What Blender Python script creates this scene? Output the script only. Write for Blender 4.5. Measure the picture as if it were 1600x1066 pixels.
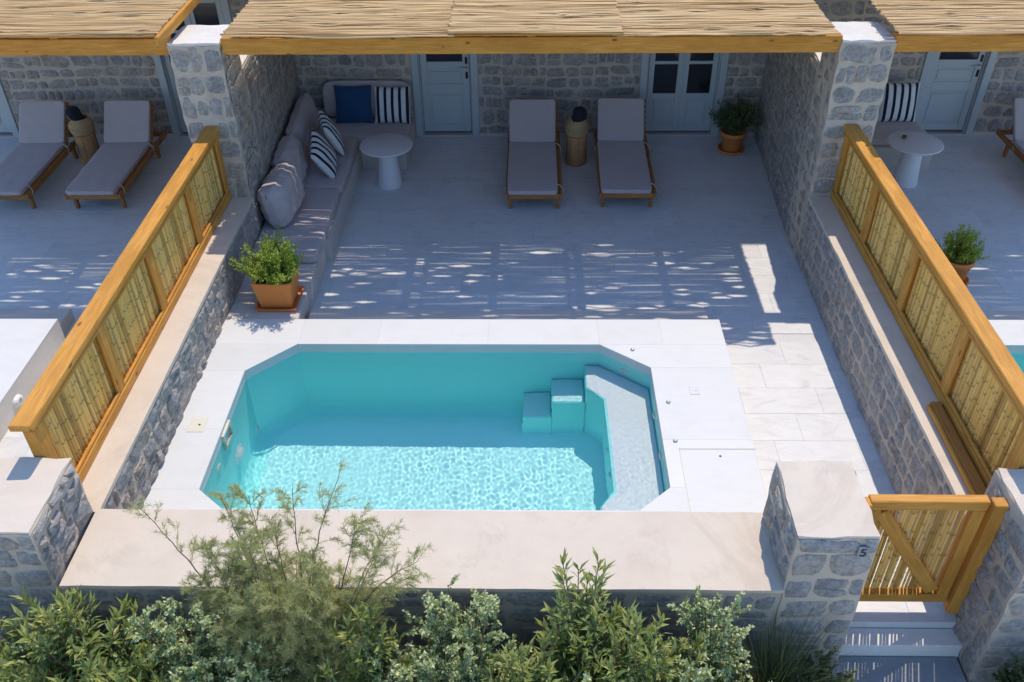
import bpy, bmesh, math, random
import numpy as np
from mathutils import Matrix, Vector
R = math.radians
random.seed(7)
rng = np.random.default_rng(11)
scene = bpy.context.scene
col = scene.collection
for o in list(bpy.data.objects):
    bpy.data.objects.remove(o)

# ------------------------------------------------------------------ camera
PITCH, YAW, ROLL = R(37.838), R(-1.356), R(-0.742)
cd = bpy.data.cameras.new('camera')
cd.sensor_width = 36.0
cd.lens = 1428.0 / 1600.0 * 36.0
cd.clip_start, cd.clip_end = 0.05, 2000
cam = bpy.data.objects.new('camera', cd)
col.objects.link(cam)
_f = Vector((math.sin(YAW) * math.cos(PITCH), math.cos(YAW) * math.cos(PITCH), -math.sin(PITCH)))
_r = Vector((math.cos(YAW), -math.sin(YAW), 0))
_u = _r.cross(_f)
_r2 = _r * math.cos(ROLL) + _u * math.sin(ROLL)
_u2 = -_r * math.sin(ROLL) + _u * math.cos(ROLL)
CAM = Vector((0, 0, 6.02))
cam.matrix_world = Matrix(((_r2.x, _u2.x, -_f.x, CAM.x), (_r2.y, _u2.y, -_f.y, CAM.y), (_r2.z, _u2.z, -_f.z, CAM.z), (0, 0, 0, 1)))
scene.camera = cam

# ------------------------------------------------------------------ light
TX, TY = 0.159, 0.488                       # horizontal travel of a sun ray per metre of height
sun_dir = Vector((TX, TY, 1)).normalized()  # towards the sun
sl = bpy.data.lights.new('sun', 'SUN')
sl.energy = 2.0
sl.angle = R(0.53)
sl.color = (1.0, 0.89, 0.74)
sl.cycles.is_caustics_light = True
sun = bpy.data.objects.new('sun', sl)
col.objects.link(sun)
sun.rotation_euler = sun_dir.to_track_quat('Z', 'Y').to_euler()
world = bpy.data.worlds.new('World')
scene.world = world
world.use_nodes = True
wn = world.node_tree.nodes
wl = world.node_tree.links
bg = wn['Background']
sky = wn.new('ShaderNodeTexSky')
sky.sky_type = 'NISHITA'
sky.sun_disc = False
sky.sun_elevation = math.asin(sun_dir.z)
sky.sun_rotation = math.atan2(TX, TY)
sky.air_density, sky.dust_density, sky.ozone_density = 1.0, 0.2, 4.5
hs = wn.new('ShaderNodeHueSaturation')
hs.inputs['Saturation'].default_value = 1.07
wl.new(sky.outputs[0], hs.inputs['Color'])
wl.new(hs.outputs[0], bg.inputs[0])
bg.inputs[1].default_value = 0.15
scene.view_settings.view_transform = 'Standard'
scene.view_settings.look = 'None'
scene.view_settings.exposure = 0.88
scene.view_settings.gamma = 1.0
scene.view_settings.use_curve_mapping = False
scene.cycles.caustics_reflective = False
scene.cycles.caustics_refractive = True
scene.cycles.blur_glossy = 0.5
scene.cycles.diffuse_bounces = 6

# ------------------------------------------------------------------ node helpers
class NT:
    def __init__(self, name, vol=False):
        self.m = bpy.data.materials.new(name)
        self.m.use_nodes = True
        self.t = self.m.node_tree
        self.n = self.t.nodes
        self.b = self.n.get('Principled BSDF')
        self.out = self.n.get('Material Output')

    def new(self, t, **kw):
        x = self.n.new(t)
        for k, v in kw.items():
            if k.startswith('i_'):
                key = k[2:]
                x.inputs[int(key) if key.isdigit() else key.replace('_', ' ')].default_value = v
            else:
                setattr(x, k, v)
        return x

    def l(self, a, b):
        self.t.links.new(a, b)

    def coord(self, kind='Object', scale=(1, 1, 1), rnd=False):
        tc = self.new('ShaderNodeTexCoord')
        mp = self.new('ShaderNodeMapping')
        mp.inputs['Scale'].default_value = scale
        self.l(tc.outputs[kind], mp.inputs[0])
        if rnd:
            oi = self.new('ShaderNodeObjectInfo')
            mu = self.new('ShaderNodeMath', operation='MULTIPLY', i_1=57.0)
            self.l(oi.outputs['Random'], mu.inputs[0])
            cb = self.new('ShaderNodeCombineXYZ')
            for k in range(3):
                self.l(mu.outputs[0], cb.inputs[k])
            self.l(cb.outputs[0], mp.inputs['Location'])
        return mp.outputs[0]

    def pos(self, scale=(1, 1, 1)):
        g = self.new('ShaderNodeNewGeometry')
        mp = self.new('ShaderNodeMapping')
        mp.inputs['Scale'].default_value = scale
        self.l(g.outputs['Position'], mp.inputs[0])
        return mp.outputs[0]

    def noise(self, vec, scale, detail=4, rough=0.55, dist=0.0):
        x = self.new('ShaderNodeTexNoise', i_Scale=scale, i_Detail=detail, i_Roughness=rough, i_Distortion=dist)
        self.l(vec, x.inputs['Vector'])
        return x.outputs[0]

    def ramp(self, fac, stops):
        x = self.new('ShaderNodeValToRGB')
        e = x.color_ramp.elements
        while len(e) < len(stops):
            e.new(0.5)
        for k, (p, c) in enumerate(stops):
            e[k].position = p
            e[k].color = (*c, 1) if len(c) == 3 else c
        self.l(fac, x.inputs[0])
        return x.outputs[0]

    def mix(self, fac, a, b, mode='MIX'):
        x = self.new('ShaderNodeMix', data_type='RGBA', blend_type=mode)
        for s, v in ((0, fac), (6, a), (7, b)):
            if hasattr(v, 'is_output'):
                self.l(v, x.inputs[s])
            else:
                x.inputs[s].default_value = v if s == 0 else (*v, 1)
        return x.outputs[2]

    def math(self, op, a, b=None, clamp=False):
        x = self.new('ShaderNodeMath', operation=op, use_clamp=clamp)
        for k, v in ((0, a), (1, b)):
            if v is None:
                continue
            if hasattr(v, 'is_output'):
                self.l(v, x.inputs[k])
            else:
                x.inputs[k].default_value = v
        return x.outputs[0]

    def bump(self, h, strength=0.3, dist=0.01, prev=None):
        x = self.new('ShaderNodeBump', i_Strength=strength, i_Distance=dist)
        self.l(h, x.inputs['Height'])
        if prev is not None:
            self.l(prev, x.inputs['Normal'])
        self.l(x.outputs[0], self.b.inputs['Normal'])
        return x.outputs[0]

    def base(self, c):
        if hasattr(c, 'is_output'):
            self.l(c, self.b.inputs['Base Color'])
        else:
            self.b.inputs['Base Color'].default_value = (*c, 1)

    def set(self, **kw):
        for k, v in kw.items():
            k = k.replace('_', ' ')
            if hasattr(v, 'is_output'):
                self.l(v, self.b.inputs[k])
            else:
                self.b.inputs[k].default_value = v

M = {}

def mat_plaster(name, c, dirt=(0.45, 0.36, 0.29), amt=0.35):
    t = NT(name)
    p = t.pos()
    a = t.noise(p, 1.7, 6, 0.62)
    b = t.noise(p, 14, 5, 0.6)
    c1 = t.mix(t.math('MULTIPLY', t.ramp(a, [(0.42, (0, 0, 0)), (0.75, (1, 1, 1))]), amt), c, dirt)
    c2 = t.mix(t.math('MULTIPLY', b, 0.22), c1, tuple(min(1, x * 1.14) for x in c))
    k = t.noise(t.pos((1, 1, 1)), 0.9, 8, 0.72, 1.2)
    c2 = t.mix(t.math('MULTIPLY', t.ramp(k, [(0.52, (0, 0, 0)), (0.60, (1, 1, 1)), (0.66, (0.2, 0.2, 0.2))]), amt * 0.5), c2, tuple(x * 0.8 for x in dirt))
    sp = t.noise(p, 110, 3, 0.6)
    c2 = t.mix(t.math('MULTIPLY', t.ramp(sp, [(0.66, (0, 0, 0)), (0.72, (1, 1, 1))]), 0.35), c2, tuple(x * 0.6 for x in dirt))
    t.base(c2)
    h = t.noise(p, 55, 6, 0.7)
    n1 = t.bump(h, 0.28, 0.004)
    t.bump(t.noise(p, 6, 3), 0.3, 0.02, n1)
    t.set(Roughness=0.88)
    t.b.inputs['Specular IOR Level'].default_value = 0.25
    M[name] = t.m

mat_plaster('plaster_pink', (0.635, 0.54, 0.435), (0.50, 0.40, 0.31), 0.5)
mat_plaster('plaster_white', (0.72, 0.69, 0.645), (0.5, 0.43, 0.36), 0.25)
mat_plaster('plaster_bench', (0.56, 0.505, 0.455), (0.4, 0.34, 0.29), 0.3)
mat_plaster('mortar', (0.53, 0.445, 0.355), (0.40, 0.35, 0.30), 1.0)

def mat_stone():
    t = NT('stone')
    oi = t.new('ShaderNodeObjectInfo')
    ge = t.new('ShaderNodeNewGeometry')
    rnd = t.math('FRACT', t.math('ADD', oi.outputs['Random'], ge.outputs['Random Per Island']))
    tone = t.ramp(rnd, [(0.0, (0.198, 0.188, 0.181)), (0.2, (0.268, 0.248, 0.233)), (0.42, (0.328, 0.296, 0.262)), (0.6, (0.380, 0.324, 0.270)), (0.74, (0.406, 0.312, 0.226)), (0.82, (0.354, 0.260, 0.189)), (0.9, (0.277, 0.256, 0.244)), (1.0, (0.441, 0.380, 0.317))])
    p = t.pos()
    a = t.noise(p, 7, 7, 0.68, 0.8)
    c = t.mix(t.ramp(a, [(0.36, (0, 0, 0)), (0.70, (1, 1, 1))]), tone, (0.46, 0.44, 0.415))
    b = t.noise(p, 26, 6, 0.72)
    c = t.mix(t.ramp(b, [(0.40, (0.55, 0.55, 0.55)), (0.56, (0, 0, 0))]), c, (0.15, 0.155, 0.165))
    # mortar smeared over the rims
    at = t.new('ShaderNodeAttribute', attribute_name='edge')
    e = t.math('ADD', at.outputs['Fac'], t.math('MULTIPLY', t.math('SUBTRACT', t.noise(p, 13, 5, 0.7), 0.5), 1.9))
    f = t.ramp(e, [(0.62, (0, 0, 0)), (1.05, (1, 1, 1))])
    c = t.mix(f, c, t.mix(t.noise(p, 3, 5), (0.40, 0.355, 0.31), (0.53, 0.45, 0.365)))
    t.base(c)
    n1 = t.bump(t.noise(p, 70, 6, 0.72), 0.5, 0.006)
    t.bump(t.noise(p, 18, 6, 0.7), 0.75, 0.028, n1)
    t.set(Roughness=0.9)
    t.b.inputs['Specular IOR Level'].default_value = 0.25
    M['stone'] = t.m
mat_stone()

def mat_wood(name, c0, c1, dark, gloss=0.55):
    t = NT(name)
    v = t.coord('Object', (1.3, 16, 16), True)
    a = t.noise(v, 2.2, 6, 0.6, 0.9)
    v2 = t.coord('Object', (2.5, 90, 90), True)
    b = t.noise(v2, 1.6, 3, 0.6)
    c = t.mix(t.ramp(a, [(0.3, (0, 0, 0)), (0.7, (1, 1, 1))]), c0, c1)
    c = t.mix(t.math('MULTIPLY', t.ramp(b, [(0.45, (0, 0, 0)), (0.7, (1, 1, 1))]), 0.48), c, dark)
    v3 = t.coord('Object', (3.2, 7, 7), True)
    vo = t.new('ShaderNodeTexVoronoi', i_Scale=1.0)
    t.l(v3, vo.inputs['Vector'])
    k = t.ramp(vo.outputs['Distance'], [(0.05, (1, 1, 1)), (0.13, (0, 0, 0))])
    c = t.mix(t.math('MULTIPLY', k, 0.8), c, tuple(x * 0.35 for x in dark))
    st = t.noise(t.coord('Object', (0.9, 3, 3), True), 2.0, 4, 0.6)
    c = t.mix(t.math('MULTIPLY', t.ramp(st, [(0.42, (0, 0, 0)), (0.72, (1, 1, 1))]), 0.6), c, tuple(x * 0.72 for x in c0))
    t.base(c)
    t.bump(a, 0.12, 0.004, t.bump(b, 0.15, 0.002))
    t.set(Roughness=gloss)
    t.b.inputs['Specular IOR Level'].default_value = 0.2
    M[name] = t.m

mat_wood('wood', (0.54, 0.235, 0.036), (0.75, 0.37, 0.082), (0.29, 0.105, 0.016))
mat_wood('wood_dark', (0.40, 0.165, 0.04), (0.52, 0.24, 0.06), (0.2, 0.08, 0.02))
mat_wood('teak', (0.36, 0.15, 0.045), (0.48, 0.225, 0.075), (0.15, 0.06, 0.02), 0.6)

def mat_cane():
    t = NT('cane')
    oi = t.new('ShaderNodeObjectInfo')
    c = t.ramp(oi.outputs['Random'], [(0, (0.46, 0.235, 0.05)), (0.2, (0.72, 0.42, 0.10)), (0.45, (0.88, 0.53, 0.14)), (0.75, (0.92, 0.59, 0.19)), (0.9, (0.66, 0.40, 0.12)), (1, (0.42, 0.23, 0.06))])
    v = t.coord('Object', (30, 30, 2.5), True)
    a = t.noise(v, 1.2, 4, 0.6)
    c = t.mix(t.math('MULTIPLY', t.ramp(a, [(0.45, (0, 0, 0)), (0.75, (1, 1, 1))]), 0.55), c, (0.33, 0.23, 0.085))
    at = t.new('ShaderNodeAttribute', attribute_name='edge')
    c = t.mix(t.math('MULTIPLY', at.outputs['Fac'], 0.72), c, (0.19, 0.12, 0.045))
    t.base(c)
    t.bump(a, 0.1, 0.002)
    t.set(Roughness=0.5)
    t.b.inputs['Specular IOR Level'].default_value = 0.25
    M['cane'] = t.m
mat_cane()

def mat_reed():
    t = NT('reed')
    at = t.new('ShaderNodeAttribute', attribute_name='rnd')
    c = t.ramp(at.outputs['Fac'], [(0, (0.369, 0.195, 0.064)), (0.14, (0.621, 0.391, 0.162)), (0.45, (0.776, 0.525, 0.246)), (0.75, (0.854, 0.632, 0.340)), (0.90, (0.757, 0.484, 0.196)), (1, (0.466, 0.251, 0.085))])
    a = t.noise(t.pos((1.5, 60, 20)), 1.0, 4, 0.6)
    c = t.mix(t.math('MULTIPLY', t.ramp(a, [(0.45, (0, 0, 0)), (0.7, (1, 1, 1))]), 0.4), c, (0.36, 0.24, 0.13))
    b = t.noise(t.pos((7, 90, 10)), 1.0, 2, 0.5)
    c = t.mix(t.ramp(b, [(0.70, (0, 0, 0)), (0.76, (0.8, 0.8, 0.8))]), c, (0.16, 0.09, 0.05))
    t.base(c)
    t.set(Roughness=0.6)
    tr = t.new('ShaderNodeBsdfTranslucent')
    t.l(c, tr.inputs[0])
    mx = t.new('ShaderNodeMixShader', i_0=0.2)
    t.l(t.b.outputs[0], mx.inputs[1])
    t.l(tr.outputs[0], mx.inputs[2])
    t.l(mx.outputs[0], t.out.inputs[0])
    M['reed'] = t.m
mat_reed()

def mat_marble(name, c, vein, amt, gloss):
    t = NT(name)
    oi = t.new('ShaderNodeObjectInfo')
    v = t.pos((1.3, 3.6, 1))
    a = t.noise(v, 1.9, 9, 0.70, 1.8)
    f = t.ramp(a, [(0.40, (0, 0, 0)), (0.56, (0.25, 0.25, 0.25)), (0.72, (1, 1, 1))])
    cc = t.mix(t.math('MULTIPLY', f, amt), c, vein)
    tone = t.math('ADD', 0.95, t.math('MULTIPLY', oi.outputs['Random'], 0.07))
    cb = t.new('ShaderNodeCombineColor')
    for k in range(3):
        t.l(tone, cb.inputs[k])
    cc = t.mix(1.0, cc, cb.outputs[0], 'MULTIPLY')
    d = t.noise(t.pos(), 3.3, 5, 0.6)
    cc = t.mix(t.math('MULTIPLY', t.ramp(d, [(0.5, (0, 0, 0)), (0.8, (1, 1, 1))]), 0.16), cc, (0.42, 0.37, 0.31))
    t.base(cc)
    t.bump(t.noise(t.pos(), 40, 4), 0.05, 0.002)
    t.set(Roughness=gloss)
    M[name] = t.m
mat_marble('marble_tile', (0.665, 0.655, 0.64), (0.33, 0.34, 0.36), 0.55, 0.55)
mat_marble('marble_deck', (0.655, 0.65, 0.63), (0.50, 0.495, 0.485), 0.32, 0.6)

def mat_simple(name, c, rough=0.6, metal=0.0, bscale=None, bstr=0.2, bdist=0.003, var=0.0, vscale=8, spec=None):
    t = NT(name)
    p = t.coord('Object', (1, 1, 1), True)
    if var:
        a = t.noise(p, vscale, 5, 0.6)
        t.base(t.mix(t.math('MULTIPLY', a, 1.0), tuple(x * (1 - var) for x in c), tuple(min(1, x * (1 + var)) for x in c)))
    else:
        t.base(c)
    if bscale:
        t.bump(t.noise(p, bscale, 4), bstr, bdist)
    t.set(Roughness=rough, Metallic=metal)
    if spec is not None:
        t.b.inputs['Specular IOR Level'].default_value = spec
    M[name] = t.m

mat_simple('grout', (0.62, 0.60, 0.58), 0.9, var=0.15)
mat_simple('paint', (0.43, 0.47, 0.475), 0.42, bscale=60, bstr=0.06, var=0.08, vscale=3)
mat_simple('dark_glass', (0.012, 0.014, 0.018), 0.06, spec=0.6)  # opaque near-black: the darkness of the room behind is put into the colour
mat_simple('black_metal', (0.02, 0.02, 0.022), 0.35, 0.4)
mat_simple('steel', (0.5, 0.5, 0.5), 0.3, 0.9)
mat_simple('white_plastic', (0.74, 0.75, 0.74), 0.35)
mat_simple('cream_plastic', (0.66, 0.62, 0.50), 0.5)
mat_simple('table_white', (0.66, 0.65, 0.645), 0.45, var=0.05)
mat_simple('terracotta', (0.66, 0.235, 0.055), 0.75, bscale=70, bstr=0.12, var=0.22, vscale=6)
mat_simple('soil', (0.095, 0.062, 0.042), 0.95, bscale=30, bstr=0.9, bdist=0.04, var=0.45, vscale=22)
mat_simple('dry_earth', (0.34, 0.27, 0.19), 0.95, bscale=3, bstr=0.5, bdist=0.05, var=0.25, vscale=0.6)
mat_simple('log', (0.40, 0.20, 0.08), 0.75, bscale=18, bstr=0.6, bdist=0.01, var=0.5, vscale=12)
mat_simple('basket', (0.40, 0.275, 0.135), 0.75, bscale=120, bstr=0.5, bdist=0.006, var=0.3, vscale=40)
mat_simple('navy_cloth', (0.012, 0.014, 0.022), 0.95, bscale=60, bstr=0.4, bdist=0.01, var=0.3, vscale=20)
mat_simple('cord', (0.7, 0.67, 0.62), 0.8)
mat_simple('bark', (0.17, 0.12, 0.085), 0.9, bscale=40, bstr=0.5, bdist=0.006, var=0.3, vscale=15)
mat_simple('path_stone', (0.27, 0.28, 0.29), 0.75, bscale=25, bstr=0.4, bdist=0.008, var=0.3, vscale=5)
mat_simple('brown_ceramic', (0.16, 0.09, 0.05), 0.4)
mat_simple('ink', (0.03, 0.03, 0.03), 0.7)
mat_simple('cable', (0.012, 0.011, 0.011), 0.55)

def mat_fabric(name, c, stripe=None):
    t = NT(name)
    v = t.coord('Object', (1, 1, 1), False)
    if stripe:
        sp = t.new('ShaderNodeSeparateXYZ')
        t.l(v, sp.inputs[0])
        f = t.math('FRACT', t.math('ADD', t.math('MULTIPLY', sp.outputs[0], stripe[1]), 0.68))
        c = t.mix(t.math('GREATER_THAN', f, stripe[2]), c, stripe[0])
        a = t.noise(v, 14, 4)
        c = t.mix(t.math('MULTIPLY', a, 0.25), c, (0.3, 0.3, 0.3), 'MULTIPLY')
    else:
        a = t.noise(v, 5, 5, 0.6)
        c = t.mix(t.math('MULTIPLY', a, 0.35), c, tuple(x * 0.72 for x in c))
    t.base(c)
    w = t.noise(v, 260, 2)
    t.bump(t.noise(v, 7, 3), 0.35, 0.02, t.bump(w, 0.2, 0.002))
    t.set(Roughness=0.92)
    t.b.inputs['Sheen Weight'].default_value = 0.15
    t.b.inputs['Specular IOR Level'].default_value = 0.2
    M[name] = t.m
mat_fabric('taupe', (0.50, 0.43, 0.415))
mat_fabric('blue_linen', (0.018, 0.062, 0.145))
mat_fabric('striped', (0.70, 0.70, 0.69), ((0.012, 0.016, 0.035), 9.6, 0.60))

def mat_leaf(name, stops, rough=0.45, trans=0.32):
    t = NT(name)
    at = t.new('ShaderNodeAttribute', attribute_name='rnd')
    c = t.ramp(at.outputs['Fac'], stops)
    t.base(c)
    t.set(Roughness=rough)
    tr = t.new('ShaderNodeBsdfTranslucent')
    t.l(t.mix(0.5, c, (0.12, 0.16, 0.02)), tr.inputs[0])
    mx = t.new('ShaderNodeMixShader', i_0=trans)
    t.l(t.b.outputs[0], mx.inputs[1])
    t.l(tr.outputs[0], mx.inputs[2])
    t.l(mx.outputs[0], t.out.inputs[0])
    M[name] = t.m
mat_leaf('leaf_oleander', [(0, (0.086, 0.129, 0.038)), (0.45, (0.171, 0.239, 0.064)), (0.8, (0.302, 0.357, 0.096)), (1, (0.489, 0.476, 0.127))], 0.38)
mat_leaf('leaf_grey', [(0, (0.164, 0.220, 0.085)), (0.5, (0.370, 0.443, 0.170)), (0.85, (0.577, 0.600, 0.272)), (1, (0.600, 0.600, 0.408))], 0.36, 0.2)
mat_leaf('leaf_feather', [(0, (0.44, 0.45, 0.17)), (0.5, (0.64, 0.63, 0.27)), (0.85, (0.72, 0.70, 0.34)), (1, (0.72, 0.62, 0.33))], 0.6, 0.5)
mat_leaf('leaf_box', [(0, (0.15, 0.23, 0.02)), (0.5, (0.32, 0.43, 0.04)), (1, (0.50, 0.58, 0.10))], 0.45, 0.3)
mat_leaf('leaf_dark', [(0, (0.039, 0.068, 0.024)), (0.6, (0.096, 0.138, 0.047)), (1, (0.176, 0.203, 0.074))], 0.5)
mat_leaf('leaf_grass', [(0, (0.068, 0.095, 0.034)), (0.6, (0.135, 0.169, 0.061)), (1, (0.297, 0.270, 0.121))], 0.55)

def mat_pool():
    t = NT('pool_liner')
    p = t.pos()
    a = t.noise(p, 4, 4)
    t.base(t.mix(t.math('MULTIPLY', a, 0.2), (0.335, 0.89, 0.87), (0.29, 0.865, 0.855)))
    t.set(Roughness=0.6)
    M['pool_liner'] = t.m
    t = NT('pool_grip')
    p = t.pos()
    t.base(t.mix(t.noise(p, 90, 3), (0.76, 0.83, 0.83), (0.84, 0.88, 0.88)))
    t.set(Roughness=0.7)
    M['pool_grip'] = t.m
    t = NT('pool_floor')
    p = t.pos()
    t.base(t.mix(t.noise(p, 60, 3), (0.44, 0.875, 0.875), (0.50, 0.90, 0.90)))  # liner made paler here: the sunlit look of the floor is in the colour
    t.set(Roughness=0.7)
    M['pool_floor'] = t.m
    t = NT('pool_step')
    p = t.pos()
    t.base(t.mix(t.noise(p, 90, 3), (0.50, 0.84, 0.83), (0.60, 0.88, 0.87)))
    t.set(Roughness=0.7)
    M['pool_step'] = t.m
mat_pool()

def mat_water():
    t = NT('water')
    t.n.remove(t.b)
    g = t.new('ShaderNodeBsdfGlass', i_IOR=1.333, i_Roughness=0.0)
    t.l(g.outputs[0], t.out.inputs['Surface'])
    g.inputs['Color'].default_value = (0.985, 1.0, 1.0, 1)
    M['water'] = t.m
mat_water()

# ------------------------------------------------------------------ object helpers
def tag(o, label=None, cat=None, group=None, kind=None):
    if label: o['label'] = label
    if cat: o['category'] = cat
    if group: o['group'] = group
    if kind: o['kind'] = kind
    return o

def empty(name, loc, label, cat, group=None, rz=0.0):
    o = bpy.data.objects.new(name, None)
    o.empty_display_size = 0.1
    col.objects.link(o)
    o.location = loc
    o.rotation_euler = (0, 0, rz)
    return tag(o, label, cat, group)

def link(name, me, mat=None, parent=None, mtx=None):
    if mat and not me.materials:
        me.materials.append(M[mat])
    o = bpy.data.objects.new(name, me)
    col.objects.link(o)
    if parent is not None:
        o.parent = parent
    if mtx is not None:
        o.matrix_basis = mtx
    return o

def copy_tree(o, parent=None):
    c = o.copy()
    col.objects.link(c)
    c.parent = parent
    for ch in o.children:
        copy_tree(ch, c)
    return c

def mesh_bm(bm, smooth=False, name='mesh'):
    me = bpy.data.meshes.new(name)
    bm.normal_update()
    bm.to_mesh(me)
    bm.free()
    if smooth:
        me.polygons.foreach_set('use_smooth', [True] * len(me.polygons))
    return me

def mesh_np(v, f, smooth=False, attrs=None):
    """v (n,3), f (m,k) constant k"""
    me = bpy.data.meshes.new('mesh')
    v = np.asarray(v, np.float32)
    f = np.asarray(f, np.int32)
    me.vertices.add(len(v))
    me.vertices.foreach_set('co', v.ravel())
    me.loops.add(f.size)
    me.loops.foreach_set('vertex_index', f.ravel())
    me.polygons.add(len(f))
    me.polygons.foreach_set('loop_start', np.arange(0, f.size, f.shape[1], dtype=np.int32))
    me.polygons.foreach_set('use_smooth', np.full(len(f), smooth))
    for n, d in (attrs or {}).items():
        at = me.attributes.new(n, 'FLOAT', 'POINT')
        at.data.foreach_set('value', np.asarray(d, np.float32))
    me.update(calc_edges=True)
    me.validate()
    return me

def bm_box(bm, x0, x1, y0, y1, z0, z1, bevel=0.0, seg=1):
    vs = [bm.verts.new((x, y, z)) for x in (x0, x1) for y in (y0, y1) for z in (z0, z1)]
    fs = [bm.faces.new([vs[i] for i in q]) for q in ((0, 1, 3, 2), (4, 6, 7, 5), (0, 4, 5, 1), (2, 3, 7, 6), (0, 2, 6, 4), (1, 5, 7, 3))]
    if bevel:
        es = {e for f in fs for e in f.edges}
        bmesh.ops.bevel(bm, geom=list(es), offset=bevel, segments=seg, affect='EDGES', profile=0.6)

def bm_prism(bm, poly, z0, z1, bevel=0.0):
    lo = [bm.verts.new((x, y, z0)) for x, y in poly]
    hi = [bm.verts.new((x, y, z1)) for x, y in poly]
    n = len(poly)
    area = sum(poly[i][0] * poly[(i + 1) % n][1] - poly[(i + 1) % n][0] * poly[i][1] for i in range(n))
    if area < 0:
        lo.reverse(); hi.reverse()
    top = bm.faces.new(hi)
    bm.faces.new(lo[::-1])
    for i in range(n):
        bm.faces.new((lo[i], lo[(i + 1) % n], hi[(i + 1) % n], hi[i]))
    if bevel:
        bmesh.ops.bevel(bm, geom=list(top.edges), offset=bevel, segments=1, affect='EDGES')

def box(name, mat, parent, x0, x1, y0, y1, z0, z1, bevel=0.0, off=(0, 0, 0), seg=1, smooth=False):
    """box given in world numbers; off = world position of the parent"""
    cx, cy, cz = (x0 + x1) / 2, (y0 + y1) / 2, (z0 + z1) / 2
    bm = bmesh.new()
    bm_box(bm, x0 - cx, x1 - cx, y0 - cy, y1 - cy, z0 - cz, z1 - cz, bevel, seg)
    o = link(name, mesh_bm(bm, smooth), mat, parent)
    o.location = (cx - off[0], cy - off[1], cz - off[2])
    return o

def prism(name, mat, parent, poly, z0, z1, bevel=0.0, off=(0, 0, 0)):
    cx = sum(p[0] for p in poly) / len(poly); cy = sum(p[1] for p in poly) / len(poly)
    bm = bmesh.new()
    bm_prism(bm, [(x - cx, y - cy) for x, y in poly], z0 - z1, 0, bevel)
    o = link(name, mesh_bm(bm), mat, parent)
    o.location = (cx - off[0], cy - off[1], z1 - off[2])
    return o

def timber(name, mat, parent, p0, p1, w, h, off=(0, 0, 0), up=(0, 0, 1), bevel=0.006):
    """bar from p0 to p1; w across, h along up; local X is the grain"""
    p0, p1, up = Vector(p0), Vector(p1), Vector(up)
    x = (p1 - p0).normalized()
    y = up.cross(x).normalized()
    z = x.cross(y)
    L = (p1 - p0).length
    bm = bmesh.new()
    bm_box(bm, -L / 2, L / 2, -w / 2, w / 2, -h / 2, h / 2, bevel)
    o = link(name, mesh_bm(bm), mat, parent)
    c = (p0 + p1) / 2 - Vector(off)
    o.matrix_basis = Matrix(((x.x, y.x, z.x, c.x), (x.y, y.y, z.y, c.y), (x.z, y.z, z.z, c.z), (0, 0, 0, 1)))
    return o

def lathe(prof, n=28):
    """prof: list of (r,z) -> mesh arrays"""
    v, f = [], []
    for r, z in prof:
        for k in range(n):
            a = 2 * math.pi * k / n
            v.append((r * math.cos(a), r * math.sin(a), z))
    for i in range(len(prof) - 1):
        for k in range(n):
            f.append((i * n + k, i * n + (k + 1) % n, (i + 1) * n + (k + 1) % n, (i + 1) * n + k))
    return v, f

def turned(name, mat, parent, prof, loc, n=28, wob=0.0, smooth=True):
    v, f = lathe(prof, n)
    v = np.array(v)
    if wob:
        a = np.arctan2(v[:, 1], v[:, 0])
        s = 1 + wob * (np.sin(3 * a + 1) + 0.6 * np.sin(5 * a + 2) + 0.4 * np.sin(2 * a))
        v[:, 0] *= s; v[:, 1] *= s
    o = link(name, mesh_np(v, f, smooth), mat, parent)
    o.location = loc
    return o

def tube_arrays(pts, rad, n=5):
    """tapered tube along pts"""
    pts = np.asarray(pts, float)
    m = len(pts)
    rad = np.broadcast_to(np.asarray(rad, float), (m,))
    t = np.gradient(pts, axis=0)
    t /= np.linalg.norm(t, axis=1)[:, None] + 1e-9
    ref = np.where(np.abs(t[:, 2:3]) > 0.9, np.array([[1., 0, 0]]), np.array([[0, 0, 1.]]))
    a = np.cross(ref, t); a /= np.linalg.norm(a, axis=1)[:, None] + 1e-9
    b = np.cross(t, a)
    ang = np.arange(n) / n * 2 * math.pi
    v = pts[:, None, :] + rad[:, None, None] * (np.cos(ang)[None, :, None] * a[:, None, :] + np.sin(ang)[None, :, None] * b[:, None, :])
    v = v.reshape(-1, 3)
    i, k = np.meshgrid(np.arange(m - 1), np.arange(n), indexing='ij')
    f = np.stack([i * n + k, i * n + (k + 1) % n, (i + 1) * n + (k + 1) % n, (i + 1) * n + k], -1).reshape(-1, 4)
    return v, f

class Soup:
    def __init__(self):
        self.v, self.f, self.r, self.n = [], [], [], 0

    def add(self, v, f, rnd=0.5):
        v = np.asarray(v); f = np.asarray(f)
        self.v.append(v); self.f.append(f + self.n)
        self.r.append(np.broadcast_to(np.asarray(rnd, float), (len(v),)))
        self.n += len(v)

    def tube(self, pts, rad, n=5, rnd=0.5):
        self.add(*tube_arrays(pts, rad, n), rnd)

    def build(self, name, mat, parent, smooth=True, off=(0, 0, 0)):
        v = np.concatenate(self.v) - np.array(off)
        o = link(name, mesh_np(v, np.concatenate(self.f), smooth, {'rnd': np.concatenate(self.r)}), mat, parent)
        return o

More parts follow.
